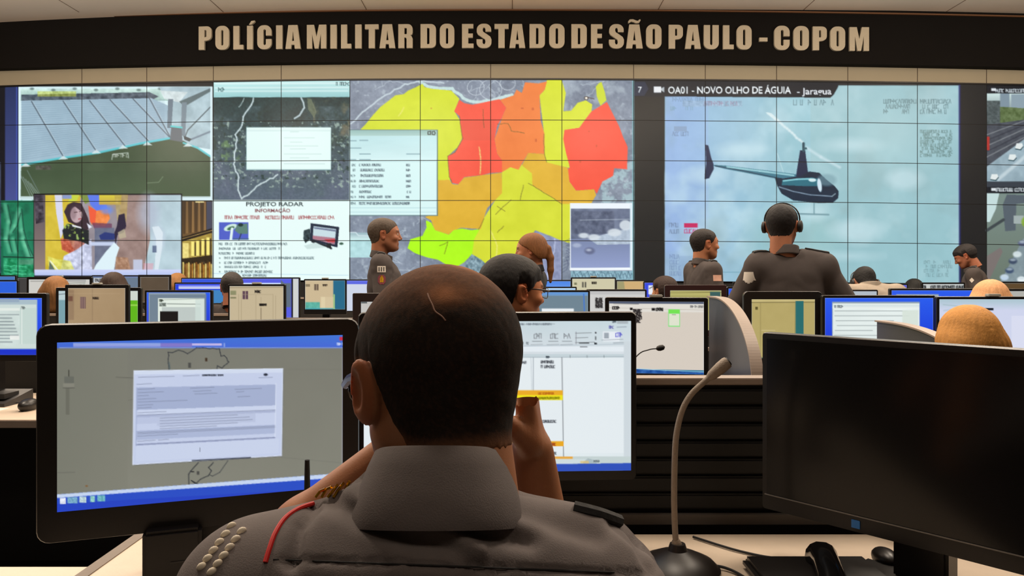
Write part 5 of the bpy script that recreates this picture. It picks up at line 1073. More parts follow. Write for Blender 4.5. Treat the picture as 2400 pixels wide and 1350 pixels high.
def person(label, top, Y, yaw, pose='stand', scale=1.0, skin=(150, 100, 72), cloth=None, hair='short', hcol=(30, 24, 22), hyaw=0.0, hpitch=0.0, lean=0.0, hs=0.0075,
           female=False, arms=None, hh=0.0045, sleeves=0.42, uniform=True, cat='person', tsh=(0, 0, 0), collar=True, shz=1.425, palms=None, curl=0.35, gr=0.0014, roll=0.0, build=1.0, headset=False, glasses=False, nape=False, sit_z=0.43):
    """top = (px, py) of the crown at depth Y; yaw 0 faces the video wall (+y), positive turns left"""
    cloth = cloth or M_SHIRT2; dz = sit_z if pose == 'sit' else 0.0
    crown_local = 1.75 - dz
    pt = P(top[0], top[1], Y)
    t = thing('person', label, cat, (pt.x, Y, 0.0), math.radians(yaw))
    scl = pt.z / crown_local
    t.scale = (scl,) * 3
    L = lambda z: z - dz
    # ---- joints (local, facing +y); the root sits under the crown
    ln = math.radians(lean); piv = Vector((0, 0, L(0.98)))
    def T(v):      # lean the upper body forward about the hips
        v = Vector(v) - piv; return piv + Vector((v.x, v.y * math.cos(ln) + v.z * math.sin(ln), v.z * math.cos(ln) - v.y * math.sin(ln)))
    hc = T((0, 0.0, L(1.635))); off = Vector((-hc.x, -hc.y, 0)); TT = lambda v: T(v) + off + Vector(tsh)
    Mh = Matrix.Translation(hc + off) @ Euler((math.radians(-hpitch), math.radians(roll), math.radians(hyaw)), 'XYZ').to_matrix().to_4x4()
    b = build; w = (0.9 if female else 1.0) * b
    sh = [TT((x * 0.168 * w, -0.02, L(shz))) for x in (-1, 1)]
    arms = arms or [((-0.25, -0.01, 1.15), (-0.24, 0.09, 0.92)), ((0.25, -0.01, 1.15), (0.24, 0.09, 0.92))]
    if pose == 'sit' and arms[0][1][2] < 1.0 and 'raw' not in arms: arms = [((-0.27, 0.06, 1.17), (-0.2, 0.33, 1.19)), ((0.27, 0.06, 1.17), (0.2, 0.33, 1.19))]
    el = [TT((a[0][0], a[0][1], L(a[0][2]))) for a in arms[:2]]; wr = [TT((a[1][0], a[1][1], L(a[1][2]))) for a in arms[:2]]
    # ---- skin: neck, arms, hands, and the head
    s = Sdf((-0.5, -0.5 , L(0.55)), (0.5, 0.75, L(1.60)), hs if hs < 0.006 else 0.0065)
    s.cap(TT((0, -0.03, L(1.40))), 0.056 if not female else 0.046, hc + off + Mh.to_3x3() @ Vector((0, -0.038, -0.11)), 0.055 if not female else 0.045, 0.02)
    s.cap(TT((0, -0.02, L(1.22))), 0.10, TT((0, -0.02, L(1.38))), 0.09, 0.03, fl=(1, .7, 1))
    for i in (0, 1):
        s.cap(sh[i], 0.045, el[i], 0.040, 0.02); s.cap(TT((0, -0.02, L(1.36))), 0.06, sh[i], 0.045, 0.03); s.cap(el[i], 0.040, el[i].lerp(wr[i], 0.35), 0.041, 0.015); s.cap(el[i].lerp(wr[i], 0.35), 0.041, wr[i], 0.026, 0.015)
        d = (wr[i] - el[i]); hand(s, wr[i], d, palms[i] if palms else ((-1 if i else 1, 0, -0.3) if pose == 'stand' else (0, 0, -1)), 1 if i else -1, curl)
    V, Q = s.mesh(); V = smooth_mesh(V, Q, 1); C0 = np.tile(lin(skin), (len(V), 1)) * (np.random.RandomState(2).rand(len(V), 1) * .05 + .975)
    _, HV, HQ = head_meshes(hh, female); A = np.array(Mh); HV2 = HV @ A[:3, :3].T + A[:3, 3]
    body = put_mesh('body', np.concatenate([V, HV2]), np.concatenate([Q, HQ + len(V)]), M_SKIN, t, colors=np.concatenate([C0, skin_cols(HV, skin, 0.0 if female else 0.25)]))
    # ---- shirt
    s = Sdf((-0.42, -0.42, L(0.84)), (0.42, 0.6, L(1.60)), hs)
    f = (1, 0.66, 1)
    s.cap(TT((0, 0, L(0.98))), 0.155 * w, TT((0, 0, L(1.08))), 0.145 * w, 0.03, fl=f); s.cap(TT((0, 0, L(1.08))), 0.145 * w, TT((0, 0.005, L(1.28))), 0.17 * w, 0.04, fl=f)
    for x in (-1, 1):
        s.cap(TT((x * 0.06, -0.01, L(1.22))), 0.115 * w, TT((x * 0.075 * w, -0.015, L(1.34))), 0.105 * w, 0.04, fl=(1, .85, 1))
        s.cap(TT((x * 0.03, -0.03, L(1.465))), 0.05, sh[(x + 1) // 2] + Vector((0, 0, 0.0)), 0.062, 0.045); s.cap(TT((0, -0.02, L(1.36))), 0.10, sh[(x + 1) // 2], 0.07, 0.04, fl=(1, .8, 1))
        if female: s.ell(TT((x * 0.07, 0.1, L(1.27))), (0.055, 0.05, 0.055), 0.04)
    if not collar: s.cap(TT((0, -0.035, L(1.44))), 0.085, TT((0, -0.02, L(1.487))), 0.066, 0.03); s.cap(TT((0.015, -0.03, L(1.463))), 0.055, TT((0.16, -0.02, L(1.42))), 0.055, 0.04); s.cap(TT((0.015, -0.03, L(1.463))), 0.055, TT((-0.16, -0.02, L(1.42))), 0.055, 0.04); s.cap(TT((0.012, -0.055, L(1.38))), 0.085, TT((0.014, -0.032, L(1.478))), 0.062, 0.03)
    for i in (0, 1):
        e = sh[i].lerp(el[i], sleeves * 2 if sleeves <= 0.5 else 1.0); s.cap(sh[i], 0.066, e, 0.060, 0.03)
        if sleeves > 0.5: s.cap(el[i], 0.054, el[i].lerp(wr[i], (sleeves - 0.5) * 2), 0.042, 0.02)
    X, Yg, Z = s.grids()
    rn = np.random.RandomState(int(abs(top[0])) % 97); fold = 0
    for q_ in range(7):
        kx, ky, kz = rn.randn(3) * (14 + 4 * q_); ph = rn.rand() * 6.28; fold = fold + np.sin(kx * X + ky * Yg + kz * Z + ph + 1.5 * np.sin(rn.randn() * 12 * Z + rn.randn() * 12 * X)) / (1.5 + q_ * 0.6)
    s.Fv = s.Fv - 0.0035 * (np.abs(fold) - 0.6)
    # neck opening and sleeve openings
    nk = TT((0, -0.025, L(1.475))); nt_ = hc + off + Mh.to_3x3() @ Vector((0, -0.03, -0.12)); 
    if collar: s.cap(nk, 0.060, nt_ + (nt_ - nk) * 0.6, 0.062, 0.006, True)
    V, Q = s.mesh(); shirt = put_mesh('shirt', smooth_mesh(V, Q, 1), Q, cloth, t)
    # collar
    s = Sdf((-0.12, -0.2, -0.06), (0.12, 0.2, 0.06), 0.0045); X, Yg, Z = s.grids(); R = np.sqrt(X ** 2 + (Yg * 1.0) ** 2); rr = 0.072 - 0.25 * Z * 0.3
    front = np.clip(Yg / 0.07, 0, 1); s.Fv = np.maximum(np.abs(R - rr) - 0.006, np.abs(Z + 0.012 * front) - (0.024 - 0.004 * front)) - 0.002; s.Fv = np.maximum(s.Fv, (0.016 - np.abs(X)) * (Yg > 0.03) - (Yg <= 0.03) * 1.0)
    if collar: V, Q = s.mesh()
    ax = (nt_ - nk).normalized(); q = ax.to_track_quat('Z', 'Y'); up_rot = Matrix.Rotation(-0.20, 4, 'X')
    if collar: put_mesh('collar', smooth_mesh(V, Q, 1), Q, cloth, t, Matrix.Translation(Vector((0.65 * nt_.x + 0.35 * nk.x, TT((0, -0.022, L(1.492))).y, TT((0, -0.022, L(1.492))).z))) @ up_rot)
    # trousers
    if pose == 'stand':
        s = Sdf((-0.3, -0.3, 0.02), (0.3, 0.3, 1.05), 0.011); fo = off + Vector((tsh[0], tsh[1], 0))
        s.cap(Vector((0, 0, 0.96)) + fo, 0.15 * w, Vector((0, 0, 0.9)) + fo, 0.155 * w, 0.03, fl=(1, .7, 1))
        for x in (-1, 1): s.chain([Vector((x * 0.085, 0, 0.86)) + fo, Vector((x * 0.1, 0.01, 0.48)) + fo, Vector((x * 0.11, -0.01, 0.06)) + fo], [0.09, 0.066, 0.056], 0.03)
        feet = [Vector((x * 0.11, 0, 0)) + fo for x in (-1, 1)]
    else:
        s = Sdf((-0.35, -0.35, -0.0), (0.35, 0.75, L(1.08)), 0.011); fo = off + Vector((tsh[0], tsh[1], 0)); hz = L(0.93)
        s.cap(Vector((0, 0, hz + .03)) + fo, 0.15, Vector((0, 0, hz - .02)) + fo, 0.155, 0.03, fl=(1, .75, 1))
        for x in (-1, 1): s.chain([Vector((x * 0.09, 0, hz - .03)) + fo, Vector((x * 0.12, 0.42, hz - .01)) + fo, Vector((x * 0.12, 0.40, 0.07)) + fo], [0.09, 0.066, 0.05], 0.02)
        feet = [Vector((x * 0.12, 0.40, 0)) + fo for x in (-1, 1)]
    V, Q = s.mesh(); put_mesh('trousers', smooth_mesh(V, Q, 1), Q, M_PANTS, t)
    for ft in feet:
        s = Sdf((-0.07, -0.1, -0.002), (0.07, 0.22, 0.12), 0.007); s.cap((0, -0.03, 0.04), 0.038, (0, 0.14, 0.03), 0.032, 0.02); s.cap((0, -0.02, 0.05), 0.036, (0, -0.02, 0.1), 0.036, 0.02)
        Z = s.grids()[2]; s.Fv = np.maximum(s.Fv, -Z); V, Q = s.mesh(); put_mesh('shoe', V, Q, M_SHOE, t, Matrix.Translation(ft))
    # hair
    hm = mat('hair_%d_%d_%d' % hcol, hcol, 0.7, noise=0.35, nscale=90, bump=0.6, bscale=260, stretch=(1, 1, 0.3), spec=0.3)
    if hair == 'short':
        V, Q = hair_short(0.004, 0.0065, front=0.062); put_mesh('hair', V, Q, hm, t, Mh)
    elif hair == 'thick':
        V, Q = hair_short(0.0045, 0.017, front=0.045); put_mesh('hair', V, Q, hm, t, Mh)
    elif hair in ('long', 'bob', 'tail'):
        s = Sdf((-0.16, -0.28, -0.34), (0.16, 0.16, 0.18), 0.005)
        s.ell((0, -0.02, 0.032), (0.092, 0.112, 0.10), 0.0); s.ell((0, -0.04, -0.02), (0.092, 0.088, 0.09), 0.03)
        if hair != 'tail':
            dn = -0.22 if hair == 'long' else -0.12
            for x in (-1, 1): s.cap((x * 0.06, -0.01, -0.0), 0.05, (x * 0.075, -0.02, dn), 0.04, 0.03); 
            s.cap((0, -0.07, -0.02), 0.06, (0, -0.075, dn), 0.055, 0.04); s.cap((-0.05, -0.06, -0.02), 0.06, (-0.06, -0.06, dn), 0.05, 0.04); s.cap((0.05, -0.06, -0.02), 0.06, (0.06, -0.06, dn), 0.05, 0.04)
        X, Yg, Z = s.grids()
        cut = np.minimum(np.interp(Yg, [-.3, 0.02, 0.05, 0.08, 0.16], [-1, -0.5 if hair != 'tail' else 0.0, 0.035, 0.062, 0.08]) - Z, 1)
        if hair == 'tail': cut = np.maximum(cut, np.interp(Yg, [-.3, -.06, -.02, .02, .06], [-.09, -.07, -.02, .02, .04]) - Z)
        ang = np.arctan2(X, -(Yg + 0.02)); s.Fv = s.Fv + 0.0011 * np.sin(ang * 47 + 3 * np.sin(ang * 7) + 2 * np.sin(Z * 30)) * np.clip((0.12 - Z) / 0.05, 0, 1) + 0.0030 * np.exp(-(X / 0.004) ** 2) * (Z > 0.05)
        s.Fv = np.maximum(s.Fv, cut * 0.7)
        if hair == 'tail':
            s.chain([(0, -0.105, 0.025), (0, -0.132, 0.0), (0, -0.142, -0.07), (0.0, -0.135, -0.16), (0, -0.125, -0.25)], [0.02, 0.024, 0.027, 0.024, 0.01], 0.012)
        V, Q = s.mesh(); hr = put_mesh('hair', smooth_mesh(V, Q, 1), Q, hm, t, Mh)
        if hair == 'tail': put_obj = MB().tube([Mh @ Vector(p) for p in ((0, -0.118, 0.026), (0, -0.128, 0.026))], 0.027, 14).build('hair_tie', M_BLACKM, t, True)
    # epaulettes lie on the shirt's shoulders
    if uniform:
        bvs = shirt_bvh(t)
        for x in (-1, 1):
            a = TT((x * 0.08, -0.015, L(1.5))); c = sh[(x + 1) // 2] + Vector((x * 0.03, 0.0, 0))
            decal(t, bvs, ((a.x + c.x) / 2, (a.y + c.y) / 2, L(1.7)), (0, 0, -1), (c.x - a.x, c.y - a.y, 0), abs(c.x - a.x), 0.05, M_DKCLOTH, 'epaulette', 0.007)
    if headset:
        g = MB(); pts = [Mh @ Vector((0.094 * math.sin(a), -0.005, 0.032 + 0.094 * math.cos(a))) for a in np.linspace(-1.75, 1.75, 22)]
        g.tube(pts, 0.004, 8).build('headset_band', M_BLACK, t, True)
        for x in (-1, 1):
            p = Mh @ Vector((x * 0.085, -0.004, -0.005)); q_ = Mh @ Vector((x * 0.108, -0.004, -0.005)); MB().tube([p, p.lerp(q_, .2), p.lerp(q_, .8), q_], [0.028, 0.034, 0.032, 0.02], 18).build('ear_cushion', M_BLACKM, t, True)
    if glasses:
        g = MB()
        for x in (-1, 1):
            g.tube([Mh @ Vector((x * 0.079, -0.012, 0.014)), Mh @ Vector((x * 0.079, 0.05, 0.014)), Mh @ Vector((x * 0.071, 0.102, 0.012))], gr * 1.7, 8)
            g.tube([Mh @ Vector((x * (0.037 + 0.030 * math.cos(a)), 0.109 - 0.012 * math.cos(a) ** 2, 0.004 + 0.018 * math.sin(a))) for a in np.linspace(0, 6.283, 20)], gr, 6)
        g.tube([Mh @ Vector((-0.011, 0.118, 0.006)), Mh @ Vector((0.011, 0.118, 0.006))], 0.0015, 6); g.build('glasses', mat('dark_metal_rim', (70, 60, 56), 0.3, 0.8), t, True)
    return t, Mh, TT, sh, L

def patch(t, pts3, m, name='sleeve_patch', th=0.002):
    """a thin cloth badge through given local corner points"""
    pts = [Vector(p) for p in pts3]; n = (pts[1] - pts[0]).cross(pts[2] - pts[0]).normalized(); k = len(pts)
    V = [p for p in pts] + [p + n * th for p in pts]; Fc = [tuple(range(k))[::-1], tuple(range(k, 2 * k))] + [(i, (i + 1) % k, k + (i + 1) % k, k + i) for i in range(k)]
    return mk(name, V, Fc, m, t)

# ---------------------------------------------------------------- people in the room
M_PATCHW = mat('white_badge_cloth', (214, 206, 196), 0.8, noise=0.1)
M_PATCHP = mat('pink_badge_cloth', (206, 160, 140), 0.8, noise=0.15, nscale=90)
M_PATCHM = mat('maroon_badge_cloth', (110, 40, 52), 0.8, noise=0.2, nscale=90)
# grey-haired officer at left, looking right
t, Mh, TT, sh, L = person('grey-haired officer in grey uniform standing left, facing right, round badge on his sleeve', (902, 513), 5.25, -82, skin=(150, 96, 68), hcol=(70, 58, 48), hyaw=0, build=1.06, sleeves=0.46)
def side_badge(t, c, w, h, m, right=True, inside=None, name='sleeve_patch', out=0.001):
    s_ = 1 if right else -1
    return decal(t, shirt_bvh(t), (c[0] + s_ * 0.2, c[1], c[2]), (-s_, 0, 0), (0, 1, 0), w, h, m, name, inside=inside, out=out)
SHIELD = lambda a, b: (b > -0.3 or abs(a) < 1.05 * (1 - ((b + 0.3) / -0.75)) ) and abs(a) <= 1
DIAM = lambda a, b: abs(a) + abs(b) <= 1.01
ROUND = lambda a, b: a * a + b * b <= 1.01
a = sh[1]
side_badge(t, (a.x, a.y + 0.004, a.z - 0.03), 0.055, 0.042, M_PATCHW); side_badge(t, (a.x, a.y + 0.006, a.z - 0.10), 0.062, 0.075, M_PATCHM, inside=ROUND, name='round_badge')
for k in range(3): side_badge(t, (a.x, a.y - 0.012 + k * 0.016, a.z - 0.03), 0.006, 0.028, M_BLACKM, name='badge_lettering', out=0.003)
side_badge(t, (a.x, a.y + 0.006, a.z - 0.095), 0.03, 0.045, M_GOLD, name='badge_emblem', inside=lambda p, q: abs(p) < 1 - 0.6 * max(q, 0), out=0.003)
# woman with ponytail, looking left
person('woman with brown ponytail standing before the district map, facing left', (1243, 551), 5.2, 76, female=True, skin=(170, 110, 80), hair='tail', hcol=(112, 70, 36), cloth=M_DKCLOTH, scale=1.0, uniform=False, hyaw=8, hpitch=6)
# seated man with glasses
person('seated dark-haired man with glasses, head turned right, behind the centre monitor', (1204, 607), 2.78, -38, pose='sit', skin=(186, 118, 78), hair='thick', hcol=(24, 19, 18), hyaw=-24, glasses=True, hh=0.0035, hpitch=4)
# short-haired officer, looking right
t, Mh, TT, sh, L = person('short-haired officer in grey uniform standing right of the black column, facing right', (1652, 538), 5.62, -78, skin=(168, 110, 78), hcol=(34, 28, 26), sleeves=0.46, hh=0.0042)
a = sh[1]; side_badge(t, (a.x, a.y + 0.0, a.z - 0.05), 0.065, 0.045, M_PATCHP)
# large officer with headset, seen from behind
t, Mh, TT, sh, L = person('broad officer with headset standing with his back turned before the helicopter picture', (1833, 481), 4.12, -6, skin=(160, 104, 76), hcol=(26, 22, 22), hyaw=-24, headset=True, build=1.02, sleeves=0.5, hs=0.006, tsh=(0.04, 0, 0), shz=1.41, arms=[((-0.30, 0.03, 1.17), (-0.2, 0.3, 1.1)), ((0.33, 0.0, 1.17), (0.27, 0.22, 1.02))])
a = sh[0]; decal(t, shirt_bvh(t), (a.x - 0.25, a.y - 0.13, a.z - 0.065), (1, 0.45, 0), (0.45, -1, 0), 0.05, 0.07, M_PATCHW, inside=SHIELD)
# khaki shirt, head bowed
person('person in khaki shirt with black hair and headset, back turned, head bowed', (2026, 612), 6.0, -4, pose='sit', sit_z=0.33, skin=(150, 100, 72), hcol=(22, 20, 20), hpitch=40, lean=24, tsh=(0, -0.04, 0.10), headset=True, cloth=M_SHIRT3, uniform=False, build=1.12)
# far right officer, bowed to the left
t, Mh, TT, sh, L = person('officer at far right in grey uniform bending forward, facing left, near the black column', (2262, 571), 7.8, 58, skin=(150, 92, 66), hcol=(34, 30, 30), hpitch=28, lean=16, hair='thick', build=1.2)
a = sh[0]; side_badge(t, (a.x, a.y + 0.01, a.z - 0.06), 0.05, 0.06, M_PATCHW, right=False, inside=DIAM)
# seated people in the rows
person('seated woman with straight blonde hair, back turned, behind the switched-off monitor', (2263, 724), 2.5, 6, pose='sit', female=True, skin=(196, 140, 108), hair='long', hcol=(184, 128, 62), cloth=M_SHIRT3, uniform=False, hh=0.004)
person('person with pale blonde hair parted on top, above the lilac-screened monitor', (2318, 661), 4.2, -10, pose='sit', female=True, skin=(196, 140, 108), hair='bob', hcol=(200, 148, 104), cloth=M_DKCLOTH, uniform=False, scale=1.0)
person('seated person with tan hair above the tan-screened monitor at left', (134, 651), 6.0, 0, pose='sit', female=True, skin=(186, 130, 96), hair='bob', hcol=(130, 88, 50), cloth=M_DKCLOTH, uniform=False)
person('seated person with dark brown hair in front of the slate back-row screen', (268, 642), 5.9, 12, pose='sit', female=True, skin=(150, 100, 72), hair='long', hcol=(48, 32, 24), cloth=M_DKCLOTH, uniform=False)
person('seated man with cropped greying hair below the radar slide', (544, 640), 6.15, 10, pose='sit', skin=(150, 92, 66), hair='short', hcol=(50, 44, 42), hpitch=12)
person('tan-haired person far back below the brown library picture', (418, 643), 7.75, 0, pose='sit', female=True, skin=(186, 130, 96), hair='bob', hcol=(140, 98, 56), cloth=M_DKCLOTH, uniform=False)
person('dark-haired person far back at the foot of the black column', (1556, 651), 6.15, 30, pose='sit', skin=(176, 124, 90), hair='thick', hcol=(44, 28, 22), cloth=M_DKCLOTH, uniform=False, sit_z=0.43)
person('person with curly black hair below the right side of the helicopter picture', (2140, 656), 7.9, 0, pose='sit', skin=(120, 80, 60), hair='bob', hcol=(18, 18, 17), cloth=M_DKCLOTH, uniform=False)

# ---------------------------------------------------------------- foreground: desk, partition, monitors
Z0 = 0.78
def sample_cv(cv, px, py):
    fx = np.clip((px - cv.x0) / cv.sx, 0, cv.w - 1.001); fy = np.clip((py - cv.y0) / cv.sy, 0, cv.h - 1.001)
    i = fy.astype(int); j = fx.astype(int); a = (fy - i)[:, None]; b = (fx - j)[:, None]; A = cv.A
    return (A[i, j] * (1 - b) + A[i, j + 1] * b) * (1 - a) + (A[i + 1, j] * (1 - b) + A[i + 1, j + 1] * b) * a
def near_monitor(X, Y, yaw, w, h, ztop, bs, bt, bb, label, cv=None, hm=None, rc=0.012, dz=0.05, smat=None, group='large monitors on the front desk', step=1.6, base=True):
    t = thing('computer_monitor', label, 'monitor', (X, Y, Z0), math.radians(yaw), group)
    z0 = ztop - h - Z0; b = bezel_box(w, h, dz, rc); bmesh.ops.translate(b.bm, vec=(0, 0, z0), verts=b.bm.verts); b.build('housing', hm or M_BLACK, t)
    sw, sh_ = w - 2 * bs, h - bt - bb; c, s_ = math.cos(math.radians(yaw)), math.sin(math.radians(yaw))
    if cv is not None:
        nx, ny = int(sw * F / Y / step), int(sh_ * F / Y / step)
        u, v = np.meshgrid(np.linspace(0, 1, nx), np.linspace(0, 1, ny)); u = u.ravel(); v = v.ravel()
        V = np.stack([(u - .5) * sw, np.full_like(u, -0.0015), z0 + bb + (1 - v) * sh_], 1)
        wx = X + V[:, 0] * c - V[:, 1] * s_; wy = Y + V[:, 0] * s_ + V[:, 1] * c; wz = Z0 + V[:, 2]
        px = 1200 + F * wx / wy; py = HOR - F * (wz - HC) / wy
        idx = np.arange(nx * ny).reshape(ny, nx); Q = np.stack([idx[:-1, :-1].ravel(), idx[1:, :-1].ravel(), idx[1:, 1:].ravel(), idx[:-1, 1:].ravel()], 1)
        mk('screen_image', V, Q, M_SCREEN, t, colors=lin(np.clip(sample_cv(cv, px, py), 0, 255)))
        print('screen corners', [(round(px[k]), round(py[k])) for k in (0, nx - 1, -nx, -1)])
    else:
        MB().box(-sw / 2, sw / 2, -0.0012, 0.001, z0 + bb, z0 + bb + sh_).build('screen_glass', smat, t)
    MB().box(-0.045, 0.045, dz * 0.7, dz + 0.035, 0.014, z0 + h * 0.5, bev=0.006).build('stand_neck', M_BLACK, t)
    if base: MB().box(-0.12, 0.12, -0.06, 0.10, 0, 0.014, bev=0.005).build('stand_base', M_BLACK, t)
    return t, z0
# front desk
t = thing('desk', 'wide beige front desk under the microphone and the big monitors', 'desk', (0.55, 1.2, 0))
MB().box(-1.33, 1.15, -0.17, 0.42, Z0 - 0.03, Z0, bev=0.004).build('desktop', M_DESK, t)
MB().box(-1.345, -1.315, -0.17, 0.42, Z0 - 0.04, Z0 + 0.002, bev=0.003).build('side_trim', mat('grey_brown_trim', (112, 98, 86), 0.6, noise=0.15, nscale=80), t)
for x in (-1.3, -0.1, 1.1): MB().box(x - 0.015, x + 0.015, -0.1, 0.38, 0, Z0 - 0.03).build('side_panel', M_BLACKM, t)
t = thing('desk', 'lower beige desk at the bottom left corner of the view', 'desk', (-1.6, 1.25, 0))
MB().box(-0.8, 0.78, -0.2, 0.27, Z0 - 0.06, Z0 - 0.03, bev=0.004).build('desktop', M_DESK, t)
for x in (-0.75, 0.72): MB().box(x - 0.015, x + 0.015, -0.15, 0.24, 0, Z0 - 0.06).build('side_panel', M_BLACKM, t)
# slatted partition behind the front desk
t = thing('partition', 'black slatted partition with beige cap behind the front microphone', 'partition', (0.65, 1.69, 0))
MB().box(-1.0, 1.1, 0, 0.03, 0, 1.085).build('panel', M_BLACKM, t)
MB().box(-1.0, 1.1, -0.012, 0.042, 1.085, 1.1, bev=0.002).build('cap', M_EDGE, t)
s_ = MB()
for k in range(7): s_.box(-0.98, 1.08, -0.012, 0, 0.815 + k * 0.038, 0.847 + k * 0.038, bev=0.004)
s_.build('slats', mat('slat_black', (13, 11, 10), 0.6, noise=0.2), t)
MB().box(-0.98, 1.08, -0.026, -0.012, 0.785, 0.806).build('cable_rail', mat('rail_grey_beige', (88, 80, 74), 0.5), t)
MB().box(0.175, 0.275, -0.10, 0, 0.937, 0.942).build('shelf_bracket', M_EDGE, t); MB().box(0.155, 0.19, -0.03, 0, 0.992, 0.997).build('hook', M_EDGE, t)

# left big monitor
cv = Cv(120, 780, 840, 1215, 1.5, (126, 126, 114))
cv.grad(120, 800, 840, 1200, (122, 122, 112), (132, 132, 120)); cv.noise(120, 810, 840, 1200, 3, 120, 3); cv.grad(120, 812, 300, 1200, (112, 114, 102), (126, 126, 114), horiz=True, a=.5)
cv.grad(120, 780, 840, 816, (64, 118, 212), (70, 104, 214)); cv.grad(172, 804, 376, 813, (150, 170, 226), (140, 150, 220)); cv.rect(376, 804, 450, 813, (130, 120, 200)); cv.rect(450, 805, 520, 810, (196, 184, 232)); cv.rect(524, 804, 527, 813, (150, 170, 230)); cv.rect(796, 790, 812, 798, (204, 44, 70)); cv.squig(790, 809, 812, 5, (220, 226, 250), 3, 1.4)
cv.line([(140, 815), (805, 815)], 1.5, (150, 170, 210)); cv.rect(803, 814, 815, 1150, (206, 204, 236)); cv.line([(803, 815), (801, 1120)], 1, (150, 150, 160))
ol = [(396, 866), (396, 850), (395, 826), (412, 824), (418, 821), (430, 823), (440, 829), (452, 822), (460, 816), (500, 816), (514, 818), (518, 834), (527, 832), (533, 846), (537, 848), (520, 862), (510, 857), (508, 866)]
cv.line(ol, 1.8, (40, 44, 52), 0.85, jit=0.7, seed=2); cv.rect(441, 850, 448, 862, (60, 60, 60), .7); cv.rect(481, 839, 486, 847, (60, 44, 30), .9); cv.line([(396, 850), (398, 864)], 4, (80, 96, 100), .6)
cv.line([(465, 1084), (447, 1104), (442, 1112), (443, 1136)], 2, (36, 40, 48), .9); cv.line([(500, 1084), (488, 1094), (494, 1104), (488, 1115), (470, 1122), (458, 1134), (448, 1127)], 1.8, (36, 40, 48), .9, jit=.8); cv.line([(534, 1080), (515, 1107), (498, 1116), (490, 1112)], 1.6, (50, 54, 60), .8); cv.rect(461, 1104, 467, 1113, (60, 60, 60), .8); cv.rect(448, 1104, 455, 1107, (30, 30, 34)); cv.line([(448, 1126), (470, 1138)], 1.6, (30, 34, 40))
cv.line([(161, 868), (161, 882)], 2, (50, 50, 44)); cv.rect(151, 882, 173, 898, (104, 106, 98)); cv.rect(148, 898, 174, 909, (140, 138, 126), .6); cv.line([(148, 909), (174, 909)], 1.5, (80, 80, 74)); cv.rect(154, 910, 163, 972, (98, 98, 88), .6)
cv.line([(272, 884), (312, 886)], 1.5, (92, 92, 84), .8); cv.line([(135, 1108), (175, 1107)], 1.3, (90, 90, 84), .7); cv.line([(660, 1072), (803, 1085)], 1.2, (112, 112, 104), .7); cv.ell(203, 1139, 3, 2, (130, 84, 40), .8); cv.line([(300, 938), (312, 936)], 1, (100, 100, 92), .7); cv.rect(520, 864, 800, 868, (118, 118, 108), .4)
W_ = [(314, 869), (663, 864), (660, 1068), (311, 1089)]
cv.poly([(x + 2, y + 2) for x, y in W_], (96, 98, 96)); cv.poly(W_, (196, 206, 232)); cv.poly([(314, 869), (663, 864), (662, 873), (314, 878)], (208, 218, 238))
def wq(u, v): a = Vector(W_[0]).lerp(Vector(W_[1]), u); b = Vector(W_[3]).lerp(Vector(W_[2]), u); p = a.lerp(b, v); return (p.x, p.y)
def wr4(u0, v0, u1, v1, c, a=1.0): cv.poly([wq(u0, v0), wq(u1, v0), wq(u1, v1), wq(u0, v1)], c, a)
wr4(0.02, 0.18, 0.955, 0.42, (164, 176, 208)); wr4(0.02, 0.42, 0.955, 0.47, (202, 212, 236)); wr4(0.02, 0.475, 0.955, 0.5, (170, 180, 210)); wr4(0.02, 0.5, 0.16, 0.57, (186, 196, 224)); wr4(0.16, 0.48, 0.82, 0.6, (176, 186, 214), .5); wr4(0.02, 0.64, 0.955, 0.74, (166, 178, 210), .8); wr4(0.02, 0.78, 0.955, 0.8, (150, 160, 196), .8); wr4(0.02, 0.8, 0.98, 0.97, (200, 210, 234))
for u0, u1, v in ((0.03, .27, .07), (.33, .44, .065), (.46, .6, .06), (0.02, .12, .145), (.03, .14, .2), (.03, .2, .235), (.03, .1, .27), (.03, .15, .305), (.03, .36, .335), (.03, .13, .37), (.03, .12, .4), (.38, .54, .2), (.4, .52, .235), (.41, .56, .265), (.68, .86, .225), (.69, .74, .255), (.7, .78, .31), (.03, .22, .45), (.03, .955, .475), (.18, .7, .515), (.18, .78, .545), (.18, .8, .575), (.18, .7, .605), (.18, .56, .63), (.03, .955, .675), (.03, .3, .7), (.03, .15, .755), (.17, .24, .752), (.03, .955, .79), (.03, .955, .66)):
    cv.line([wq(u0, v), wq(u1, v - 0.004)], 1.3, (118, 126, 150), .75)
cv.squig(*wq(.46, .067), wq(.6, .06)[0], 3, (60, 66, 80), 4, 1.1); cv.ell(*wq(.885, .065), 5, 3, (40, 46, 60)); cv.line([wq(.84, .1), wq(.93, .097)], 1.4, (140, 150, 176)); cv.line([wq(.45, .86), wq(.45, .9)], 1, (80, 86, 100))
cv.line([wq(0, 0), wq(1, 0), wq(1, 1), wq(0, 1), wq(0, 0)], 1.6, (222, 230, 246)); cv.line([wq(0.02, .18), wq(0.02, .8)], 1.2, (150, 162, 196)); cv.line([wq(.955, .17), wq(.955, .78)], 1.2, (226, 234, 248)); cv.line([wq(.4, .995), wq(.79, 1.0)], 3, (60, 66, 80), .9)
cv.poly([(120, 1160), (840, 1106), (840, 1200), (120, 1240)], (42, 78, 196)); cv.poly([(120, 1160), (840, 1106), (840, 1116), (120, 1168)], (196, 212, 240)); cv.poly([(120, 1182), (840, 1140), (840, 1230), (120, 1230)], (34, 60, 190), .6)
